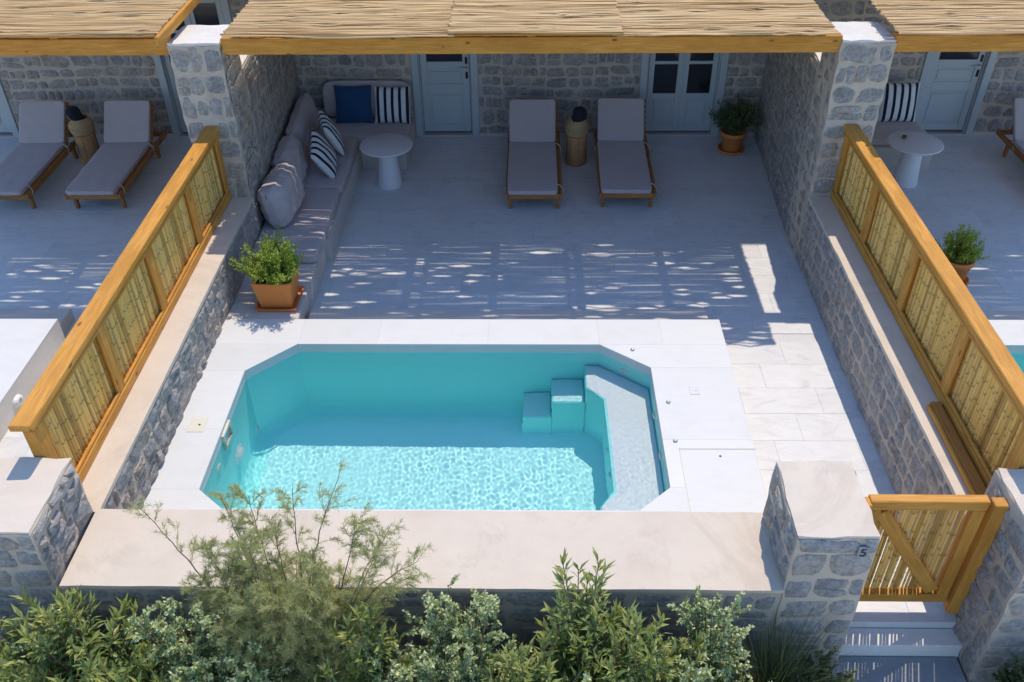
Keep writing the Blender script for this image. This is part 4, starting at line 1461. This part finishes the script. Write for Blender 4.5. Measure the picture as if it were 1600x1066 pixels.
# loungers --------------------------------------------------------------
LG = 'teak sun loungers with grey mattresses'
def make_lounger(label):
    """local: foot end at y=0, head towards +y; x centred"""
    t = empty('sun_lounger', (0, 0, 0), label, 'lounger', LG)
    Wd, Ln = 0.74, 1.95
    for sx in (-1, 1):
        timber('side_rail', 'teak', t, (sx * (Wd / 2 - 0.018), 0.02, 0.235), (sx * (Wd / 2 - 0.018), Ln, 0.235), 0.036, 0.075)
        for y in (0.16, 1.62):
            timber('leg', 'teak', t, (sx * (Wd / 2 - 0.058), y, 0.0), (sx * (Wd / 2 - 0.058), y, 0.25), 0.042, 0.06, up=(0, 1, 0))
    timber('end_rail', 'teak', t, (-Wd / 2 + 0.037, 0.04, 0.235), (Wd / 2 - 0.037, 0.04, 0.235), 0.036, 0.07)
    timber('end_rail', 'teak', t, (-Wd / 2 + 0.037, Ln - 0.03, 0.235), (Wd / 2 - 0.037, Ln - 0.03, 0.235), 0.036, 0.07)
    y = 0.11
    while y < 1.44:
        timber('slat', 'teak', t, (-Wd / 2 + 0.037, y, 0.262), (Wd / 2 - 0.037, y, 0.262), 0.045, 0.014, bevel=0.002)
        y += 0.068
    # backrest
    hy, hz = 1.50, 0.265
    a = math.atan2(0.44, 0.36)
    def bk(u, up):
        return (hy + u * math.cos(a) - up * math.sin(a), hz + u * math.sin(a) + up * math.cos(a))
    bf = None
    for sx in (-1, 1):
        p0, p1 = bk(0.0, 0), bk(0.62, 0)
        timber('back_rail', 'teak', t, (sx * 0.30, *p0), (sx * 0.30, *p1), 0.035, 0.04)
        q0, q1 = bk(0.36, -0.02), (1.80, 0.27)
        timber('back_prop', 'teak', t, (sx * 0.25, *q0), (sx * 0.25, *q1), 0.025, 0.03)
    for k in range(8):
        q = bk(0.05 + k * 0.078, 0.027)
        o = timber('back_slat', 'teak', t, (-0.335, *q), (0.335, *q), 0.045, 0.014, up=(0, -math.sin(a), math.cos(a)), bevel=0.002)
    # mattress in two sections
    m1 = link('mattress', cushion_mesh(0.655, 1.52, 0.06, 0.06, 16, 22, seed=21, wr=0.0015), 'taupe', t)
    m1.location = (-0.02, 0.765, 0.301)
    m2 = link('mattress', cushion_mesh(0.65, 0.60, 0.06, 0.06, 14, 22, seed=22, wr=0.002), 'taupe', t)
    c = bk(0.315, 0.066)
    place(m2, (-0.02, *c), (1, 0, 0), (0, math.cos(a), math.sin(a)))
    for (sx, y) in ((-1, 0.19), (1, 0.19), (-1, 1.40), (1, 1.40)):
        s = Soup()
        s.tube([(sx * 0.305, y, 0.33), (sx * 0.345, y - 0.01, 0.315), (sx * 0.378, y - 0.035, 0.27), (sx * 0.372, y - 0.05, 0.215)], 0.0045, 5)
        s.build('tie_cord', 'cord', t)
    return t
lg = make_lounger('grey sun lounger left of the basket on the middle terrace')
spots = [(0.062, 10.46, 0.0, None), (1.275, 10.49, -1.2, 'grey sun lounger beside the glazed doors on the middle terrace'),
         (0.062 - PER + 0.02, 10.46, 0.4, 'left lounger of the pair on the left neighbouring terrace'), (1.30 - PER, 10.47, 0.4, 'lounger nearest the left party wall on the left neighbouring terrace'),
         (0.12 + PER, 10.46, 0.0, 'lounger only just in view on the right neighbouring terrace')]
for k, (x, y, rz, lab) in enumerate(spots):
    o = lg if k == 0 else copy_tree(lg)
    o.location = (x, y, 0)
    o.rotation_euler = (0, 0, R(rz))
    if lab:
        o['label'] = lab

# log stools and baskets -------------------------------------------------
def log_stool(x, y, label):
    t = empty('log_stool', (x, y, 0), label, 'stool', 'log stools between loungers')
    turned('trunk', 'log', t, [(0, 0.0), (0.142, 0.0), (0.147, 0.02), (0.140, 0.2), (0.143, 0.40), (0.137, 0.425), (0, 0.428)], (0, 0, 0), 40, 0.018)
    s = Soup()
    for k in range(9):
        a = k * 0.7 + 0.2 * math.sin(k * 5)
        r0 = 0.1445
        s.tube([(r0 * math.cos(a + 0.02 * j), r0 * math.sin(a + 0.02 * j), 0.02 + j * 0.13) for j in range(4)], 0.004, 4)
    s.build('bark_ridge', 'bark', t)
    return t

def basket(x, y, label, blabel, lean):
    t = empty('straw_basket', (x, y, 0.428), label, 'basket', 'straw baskets on the log stools')
    prof = [(0, 0.0), (0.12, 0.0), (0.150, 0.03), (0.166, 0.08), (0.160, 0.115)]
    z = 0.115
    prof += [(0.166, 0.125), (0.156, 0.165), (0.128, 0.205), (0.118, 0.235), (0.112, 0.235), (0.120, 0.20), (0.145, 0.16), (0.15, 0.06), (0, 0.03)]
    turned('weave', 'basket', t, prof, (0, 0, 0), 36, 0.012)
    s = Soup()
    for k in range(9):
        z = 0.02 + k * 0.022
        rr = np.interp(z, [0.0, 0.03, 0.08, 0.125, 0.165, 0.205], [0.125, 0.151, 0.167, 0.167, 0.157, 0.129])
        s.tube([(rr * math.cos(a), rr * math.sin(a), z) for a in np.linspace(0, 2 * math.pi, 30)], 0.006, 5)
    s.build('coil', 'basket', t)
    s = Soup()
    for q in (0.6, 3.74):
        s.tube([(0.115 * math.cos(q - 0.35), 0.115 * math.sin(q - 0.35), 0.22), (0.135 * math.cos(q - 0.2), 0.135 * math.sin(q - 0.2), 0.275), (0.14 * math.cos(q), 0.14 * math.sin(q), 0.29), (0.135 * math.cos(q + 0.2), 0.135 * math.sin(q + 0.2), 0.275), (0.115 * math.cos(q + 0.35), 0.115 * math.sin(q + 0.35), 0.22)], 0.007, 6)
    s.build('handle', 'basket', t)
    c = empty('rolled_towel', (x, y, 0.46), blabel, 'towel', 'dark towels in the baskets')
    prof = [(0.0, 0.37), (0.05, 0.365), (0.085, 0.34), (0.098, 0.29), (0.10, 0.05), (0.09, 0.0), (0.0, 0.0)]
    o = turned('roll', 'navy_cloth', c, prof, (0, 0, 0), 22, 0.035)
    o.rotation_euler = lean
    return t
log_stool(0.665, 11.93, 'log stool between the two loungers of the middle terrace')
basket(0.665, 11.93, 'straw basket on the log stool of the middle terrace', 'dark rolled towel in the basket of the middle terrace', (0, R(6), 0))
log_stool(-6.36, 12.02, 'log stool between the loungers of the left neighbouring terrace')
basket(-6.36, 12.02, 'straw basket on the log stool of the left neighbouring terrace', 'dark rolled towel in the left neighbouring basket', (0, R(-12), 0))

# ================================================================== PLANTS
def pot_round(name, t, r, h):
    turned(name, 'terracotta', t, [(0, 0.02), (r * 0.72, 0.02), (r * 0.74, 0.024), (r * 0.95, h * 0.80), (r * 1.06, h * 0.81), (r * 1.08, h), (r * 0.98, h), (r * 0.93, h * 0.86), (0, h * 0.86)], (0, 0, 0), 32)
    turned('saucer', 'terracotta', t, [(0, 0.0), (r * 1.0, 0.0), (r * 1.12, 0.045), (r * 1.07, 0.045), (r * 0.97, 0.015), (0, 0.015)], (0, 0, 0), 32)

def bush(parent, c, rad, nst, nlv, mat, L, Wd, seed, up=0.6, off=(0, 0, 0), flat=1.0):
    """rounded pot shrub: twigs fanning from the base, leaves along each twig"""
    r = np.random.default_rng(seed)
    st, lf = Soup(), Soup()
    base = np.array([c[0], c[1], c[2] - rad * 0.9 * flat])
    for k in range(nst):
        d = unit(r.normal(size=3)); d[2] = abs(d[2]) * 1.1 + 0.05
        d = unit(d)
        ln = rad * (r.uniform(0.55, 1.02) if r.random() < 0.8 else r.uniform(1.0, 1.32))
        tip = np.array(c) + d * ln * np.array([1, 1, flat]) + np.array([0, 0, -rad * 0.35])
        mid = (base + tip) / 2 + r.normal(0, rad * 0.08, 3)
        tt = np.linspace(0, 1, 7)[:, None]
        pts = (1 - tt) ** 2 * base + 2 * tt * (1 - tt) * mid + tt ** 2 * tip
        st.tube(pts, np.linspace(0.004, 0.0015, 7), 4)
        u = np.sqrt(r.uniform(0.08, 1, nlv))
        p = ((1 - u) ** 2)[:, None] * base + (2 * u * (1 - u))[:, None] * mid + (u ** 2)[:, None] * tip
        p = p + r.normal(0, rad * 0.05, p.shape)
        dirs = unit(r.normal(size=(nlv, 3)) + d * up + np.array([0, 0, 0.5]))
        nrm = unit(r.normal(size=(nlv, 3)) * 0.6 + np.array([0, 0, 1]))
        leaves(lf, p, dirs, nrm, L * r.uniform(0.7, 1.3, nlv), Wd * r.uniform(0.8, 1.2, nlv), np.clip(0.25 + 0.5 * u + r.normal(0, 0.18, nlv), 0, 1))
    st.build('twig', 'bark', parent, True, off)
    o = lf.build('foliage', mat, parent, False, off)
    o['kind'] = 'stuff'

# square terracotta planter on the ledge
sp = empty('square_planter', (-2.70, 8.07, D), 'square terracotta planter with bright green shrub beside the pool', 'planter')
def taper_box(a, b, h, z0=0.0, wall=0.022):
    bm = bmesh.new()
    ro = [(-1, -1), (1, -1), (1, 1), (-1, 1)]
    rings = [(a, z0), (b, z0 + h), (b - wall, z0 + h), (b - wall - 0.012, z0 + h - 0.05)]
    vs = [[bm.verts.new((x * s, y * s, z)) for x, y in ro] for s, z in rings]
    bm.faces.new(vs[0][::-1])
    for i in range(3):
        for k in range(4):
            bm.faces.new((vs[i][k], vs[i][(k + 1) % 4], vs[i + 1][(k + 1) % 4], vs[i + 1][k]))
    bm.faces.new(vs[3])
    bmesh.ops.bevel(bm, geom=[e for e in bm.edges], offset=0.006, segments=2, affect='EDGES')
    return mesh_bm(bm)
link('pot', taper_box(0.165, 0.212, 0.335, 0.02), 'terracotta', sp)
link('saucer', taper_box(0.205, 0.225, 0.045, 0.0, 0.015), 'terracotta', sp)
box('soil', 'soil', sp, -0.18, 0.18, -0.18, 0.18, 0.25, 0.325)
bush(sp, (-0.01, 0.02, 0.52), 0.33, 110, 90, 'leaf_box', 0.034, 0.013, 41, 0.9)

rp = empty('round_planter', (2.94, 12.30, 0), 'round terracotta pot with dark bushy plant beside the glazed doors', 'planter', 'round planters')
pot_round('pot', rp, 0.175, 0.31)
bush(rp, (0, 0, 0.54), 0.30, 95, 75, 'leaf_dark', 0.055, 0.012, 42, 0.9)
rp2 = empty('round_planter', (4.90, 8.90, 0), 'terracotta pot with light green plant on the right neighbouring terrace', 'planter', 'round planters')
pot_round('pot', rp2, 0.17, 0.33)
bush(rp2, (-0.02, 0, 0.50), 0.25, 70, 60, 'leaf_box', 0.045, 0.011, 43, 0.9)

# shrubs along the front wall ---------------------------------------------
GZ = -0.27
def oleander(x, y, h, spread, nst, seed, label, lean=(0, 0), minh=0.45, L=0.115):
    t = empty('oleander', (x, y, GZ), label, 'shrub', 'shrubs along the front wall')
    r = np.random.default_rng(seed)
    st, lf = Soup(), Soup()
    for k in range(nst):
        a = r.uniform(0, 6.28); q = math.sqrt(r.uniform(0, 1)) * spread
        hh = h * r.uniform(minh, 1.0) * (1 - 0.25 * (q / spread) ** 2)
        base = np.array([r.normal(0, 0.05), r.normal(0, 0.04), 0])
        tip = np.array([q * math.cos(a) + lean[0], q * math.sin(a) * 0.62 + lean[1], hh])
        mid = base * 0.5 + tip * 0.5 + np.array([-0.12 * math.cos(a) * q, -0.1 * math.sin(a) * q, 0.12 * hh])
        tt = np.linspace(0, 1, 9)[:, None]
        pts = (1 - tt) ** 2 * base + 2 * tt * (1 - tt) * mid + tt ** 2 * tip
        st.tube(pts, np.linspace(0.009, 0.003, 9), 5)
        d = unit(pts[-1] - pts[-2])
        n = r.integers(26, 40)
        u = 1 - r.uniform(0, 1, n) ** 1.3 * 0.52
        p = ((1 - u) ** 2)[:, None] * base + (2 * u * (1 - u))[:, None] * mid + (u ** 2)[:, None] * tip
        out = r.normal(size=(n, 3)); out -= (out @ d)[:, None] * d; out = unit(out)
        el = (0.25 + 1.5 * np.clip((u - 0.8) / 0.2, 0, 1))[:, None]
        dirs = unit(out + d * el + np.array([0, 0, 0.12]))
        leaves(lf, p, dirs, unit(d + np.array([0, 0, 0.6])) + 0.25 * r.normal(size=(n, 3)), L * r.uniform(0.6, 1.15, n), 0.023 * r.uniform(0.8, 1.25, n), np.clip(0.15 + 0.75 * (u - 0.45) / 0.55 + r.normal(0, 0.16, n), 0, 1), 0.3)
    st.build('stem', 'bark', t)
    o = lf.build('foliage', 'leaf_oleander', t, False); o['kind'] = 'stuff'
    return t

def grey_shrub(x, y, h, spread, nst, seed, label, lean=(0, 0), mat='leaf_grey', L=0.030, Wd=0.018, nl=110):
    t = empty('grey_shrub', (x, y, GZ), label, 'shrub', 'shrubs along the front wall')
    r = np.random.default_rng(seed)
    st, lf = Soup(), Soup()
    for k in range(nst):
        a = r.uniform(0, 6.28); q = math.sqrt(r.uniform(0, 1)) * spread
        hh = h * r.uniform(0.40, 1.0) * (1 - 0.3 * (q / spread) ** 2)
        base = np.array([r.normal(0, 0.05), r.normal(0, 0.04), 0.0])
        tip = np.array([q * math.cos(a) + lean[0], q * math.sin(a) * 0.6 + lean[1], hh])
        mid = base * 0.45 + tip * 0.55 + np.array([0, 0, 0.15 * hh]) + r.normal(0, 0.03, 3)
        tt = np.linspace(0, 1, 8)[:, None]
        pts = (1 - tt) ** 2 * base + 2 * tt * (1 - tt) * mid + tt ** 2 * tip
        st.tube(pts, np.linspace(0.008, 0.002, 8), 4)
        for b in range(7):
            s = r.uniform(0.40, 1.0)
            c = (1 - s) ** 2 * base + 2 * s * (1 - s) * mid + s ** 2 * tip
            dd = unit(unit(tip - mid) * 0.8 + r.normal(size=3) * 0.7 + np.array([0, 0, 0.35]))
            ln = r.uniform(0.07, 0.17)
            e = c + dd * ln
            st.tube([c, (c + e) / 2 + r.normal(0, 0.006, 3), e], [0.0025, 0.002, 0.001], 3)
            n = nl // 3
            u = r.uniform(0.05, 1, n)
            p = c + (e - c) * u[:, None] + r.normal(0, 0.005, (n, 3))
            dirs = unit(r.normal(size=(n, 3)) * 0.9 + dd * 0.9)
            leaves(lf, p, dirs, r.normal(size=(n, 3)) * 0.7 + np.array([0, 0, 1]), L * r.uniform(0.7, 1.25, n), Wd * r.uniform(0.8, 1.2, n), np.clip(0.2 + 0.35 * u + 0.35 * (s - 0.4) + r.normal(0, 0.17, n), 0, 1), 0.15)
    st.build('stem', 'bark', t)
    o = lf.build('foliage', mat, t, False); o['kind'] = 'stuff'
    return t

def feather_bush(x, y, label, branches, seed):
    t = empty('feathery_bush', (x, y, GZ), label, 'bush', 'shrubs along the front wall')
    r = np.random.default_rng(seed)
    st, lf, tw = Soup(), Soup(), Soup()
    def twig(c, d, ln, dens, droop):
        n = max(4, int(ln / 0.03))
        tt = np.linspace(0, 1, n)
        pts = c + np.outer(tt * ln, d) + np.outer(tt ** 2 * ln * droop, np.array([0, 0, -1])) + r.normal(0, 0.003, (n, 3))
        tw.tube(pts, np.linspace(0.0020, 0.0008, n), 3, 0.5)
        m = int(4.6 * dens * ln / 0.01)
        u = r.uniform(0.05, 1, m)
        idx = np.clip((u * (n - 1)).astype(int), 0, n - 2)
        p = pts[idx] + (pts[idx + 1] - pts[idx]) * r.random((m, 1))
        dirs = unit(r.normal(size=(m, 3)) * 0.55 + unit(pts[-1] - pts[0]) * 0.9 + np.array([0, 0, 0.15]))
        leaves(lf, p, dirs, r.normal(size=(m, 3)), r.uniform(0.018, 0.050, m), r.uniform(0.0024, 0.0042, m), np.clip(r.normal(0.5, 0.25, m), 0, 1), 0.0)
    for (tip, bow, dens, nt) in branches:
        base = np.array([r.normal(0, 0.05), r.normal(0, 0.03), 0])
        tip = np.array(tip) - np.array([x, y, GZ])
        mid = base * 0.5 + tip * 0.5 + np.array(bow)
        n = 22
        tt = np.linspace(0, 1, n)[:, None]
        pts = (1 - tt) ** 2 * base + 2 * tt * (1 - tt) * mid + tt ** 2 * tip + r.normal(0, 0.004, (n, 3))
        st.tube(pts, np.linspace(0.010, 0.0018, n), 5)
        for k in range(int(nt * 2.1)):
            s = 1 - r.uniform(0, 1) ** 1.2 * 0.70
            c = ((1 - s) ** 2 * base + 2 * s * (1 - s) * mid + s ** 2 * tip)
            ax = unit(2 * (1 - s) * (mid - base) + 2 * s * (tip - mid))
            side = r.normal(size=3); side = unit(side - side @ ax * ax)
            d = unit(ax * 0.65 + side * 0.8 + np.array([0, 0, 0.15]))
            ln = r.uniform(0.10, 0.26) * (1.15 - 0.5 * s)
            twig(c, d, ln, dens, 0.35)
            for _ in range(2):
                twig(c + d * ln * r.uniform(0.2, 0.8), unit(d + r.normal(size=3) * 0.6), ln * 0.5, dens, 0.3)
    st.build('branch', 'bark', t)
    o = tw.build('twig', 'leaf_feather', t); o['kind'] = 'stuff'
    o = lf.build('foliage', 'leaf_feather', t, False); o['kind'] = 'stuff'
    return t

def grass_clump(x, y, n, h, seed, label, arch=0.5):
    t = empty('grass_clump', (x, y, GZ), label, 'grass', 'grass clumps beside the path')
    r = np.random.default_rng(seed)
    V, F, RN = [], [], []
    k0 = 0
    for k in range(n):
        a = r.uniform(0, 6.28); ln = h * r.uniform(0.55, 1.1)
        out = np.array([math.cos(a), math.sin(a), 0])
        b = np.array([r.normal(0, 0.06), r.normal(0, 0.05), 0])
        sp = r.uniform(0.1, arch)
        tt = np.linspace(0, 1, 6)
        pts = b + np.outer(tt ** 1.6 * sp * ln, out) + np.outer((tt - 0.25 * tt ** 3 * sp * 2) * ln, np.array([0, 0, 1]))
        w = 0.0032 * (1 - tt * 0.85)
        s = np.array([-math.sin(a), math.cos(a), 0])
        v = np.concatenate([pts + s * w[:, None], pts - s * w[:, None]])
        f = [(i, i + 1, 7 + i, 6 + i) for i in range(5)]
        V.append(v); F.append(np.array(f) + k0); k0 += 12
        RN.append(np.full(12, np.clip(r.normal(0.45, 0.25), 0, 1)))
    o = link('blades', mesh_np(np.concatenate(V), np.concatenate(F), False, {'rnd': np.concatenate(RN)}), 'leaf_grass', t)
    o['kind'] = 'stuff'
    return t

oleander(-2.98, 3.52, 1.50, 0.58, 85, 201, 'dark oleander at the far left of the front wall')
oleander(-3.75, 3.40, 1.35, 0.50, 60, 202, 'oleander cut off by the left picture edge')
grey_shrub(-2.28, 3.52, 1.74, 0.30, 42, 203, 'upright grey green shrub left of the feathery bush')
grey_shrub(-1.98, 3.34, 1.46, 0.40, 60, 212, 'low grey green shrub in front of the feathery bush')
feather_bush(-1.62, 3.58, 'large feathery olive green bush arching over the front wall', [
    ((-2.45, 3.86, 1.70), (-0.05, 0.02, 0.28), 0.55, 9), ((-1.93, 3.90, 1.77), (0.0, 0.0, 0.1), 0.9, 16), ((-1.76, 3.90, 1.76), (0, 0, 0.1), 0.9, 16),
    ((-1.46, 3.88, 1.90), (0, 0, 0.05), 0.9, 17), ((-1.16, 3.90, 1.95), (-0.14, 0, 0.2), 0.5, 10), ((-1.08, 3.85, 1.58), (0, 0, 0.2), 0.8, 16),
    ((-0.86, 3.85, 1.56), (0, 0, 0.35), 0.6, 12), ((-0.72, 3.80, 1.26), (0.05, 0, 0.62), 0.5, 11), ((-0.80, 3.85, 1.02), (0.12, 0, 0.65), 0.45, 10),
    ((-1.60, 3.78, 1.58), (0, 0, 0.1), 1.0, 18), ((-1.86, 3.75, 1.48), (0, 0, 0.1), 1.0, 18), ((-2.08, 3.78, 1.42), (0, 0, 0.2), 0.8, 15),
    ((-2.15, 3.70, 1.15), (0, -0.03, 0.25), 1.0, 16), ((-1.60, 3.50, 1.42), (0, -0.04, 0.1), 1.1, 20), ((-1.25, 3.52, 1.25), (0.05, -0.05, 0.25), 1.0, 18),
    ((-1.86, 3.42, 1.12), (-0.05, -0.06, 0.25), 1.1, 18), ((-1.32, 3.65, 1.42), (0, 0, 0.15), 1.0, 18), ((-1.15, 3.45, 0.95), (0.08, -0.06, 0.4), 0.9, 14), ((-1.72, 3.62, 1.66), (0, 0, 0.1), 1.0, 18)] + [
    ((-1.55 + 0.62 * math.cos(q * 2.4) * (0.35 + 0.65 * ((q * 0.618) % 1)), 3.66 + 0.26 * math.sin(q * 2.4), 0.92 + 0.62 * ((q * 0.377) % 1)), (0, 0, 0.14), 0.8, 13) for q in range(26)], 204)
oleander(-1.06, 3.48, 1.50, 0.30, 30, 205, 'small oleander right of the feathery bush')
oleander(-1.32, 3.22, 1.12, 0.30, 26, 213, 'low oleander in front of the feathery bush trunk')
grey_shrub(-0.42, 3.56, 1.66, 0.40, 52, 206, 'broad grey green shrub below the middle of the front wall')
grey_shrub(-0.62, 3.32, 1.42, 0.42, 60, 214, 'low grey green shrub beside the small oleander')
oleander(0.36, 3.56, 1.84, 0.34, 52, 207, 'tall oleander rising above the right half of the front wall', (0, 0.05))
oleander(0.70, 3.36, 1.52, 0.46, 72, 215, 'lower oleander right of the tall oleander')
oleander(0.06, 3.28, 1.36, 0.38, 48, 216, 'low oleander between the grey shrub and tall oleander')
grey_shrub(1.18, 3.52, 1.62, 0.30, 46, 208, 'grey green shrub left of the numbered pier')
grey_shrub(1.00, 3.28, 1.36, 0.36, 52, 217, 'low grey green shrub in front of the pier end')
grey_shrub(-3.25, 3.62, 1.25, 0.30, 36, 219, 'grey green shrub behind the far left oleander')
oleander(-2.55, 3.22, 1.22, 0.34, 40, 220, 'low oleander in front of the upright grey shrub')
grey_shrub(0.52, 3.16, 1.24, 0.34, 44, 221, 'low grey green shrub in front of the tall oleander')
oleander(-0.20, 3.14, 1.16, 0.30, 30, 222, 'lowest oleander in front of the broad grey shrub')
grey_shrub(1.38, 3.26, 1.10, 0.26, 34, 223, 'small grey green shrub left of the grass clump')
grass_clump(1.70, 3.58, 700, 1.15, 209, 'fine grass clump below the numbered pier')
grey_shrub(1.98, 3.55, 0.86, 0.26, 36, 210, 'low dark shrub beside the entrance path', (0, 0), 'leaf_dark', 0.024, 0.015)
grey_shrub(3.46, 3.58, 0.80, 0.36, 60, 211, 'low dark shrub right of the entrance path', (0.1, 0), 'leaf_dark', 0.024, 0.015)
grass_clump(3.55, 3.42, 240, 1.0, 218, 'fine grass clump right of the entrance path')
# drip hose on the soil
hs = Soup()
hs.tube([(x, 3.22 + 0.05 * math.sin(1.7 * x), GZ + 0.055) for x in np.linspace(-4, 2.1, 70)], 0.009, 6)
ho = hs.build('drip_hose', 'cable', None)
tag(ho, 'black drip hose lying on the soil under the shrubs', 'hose')
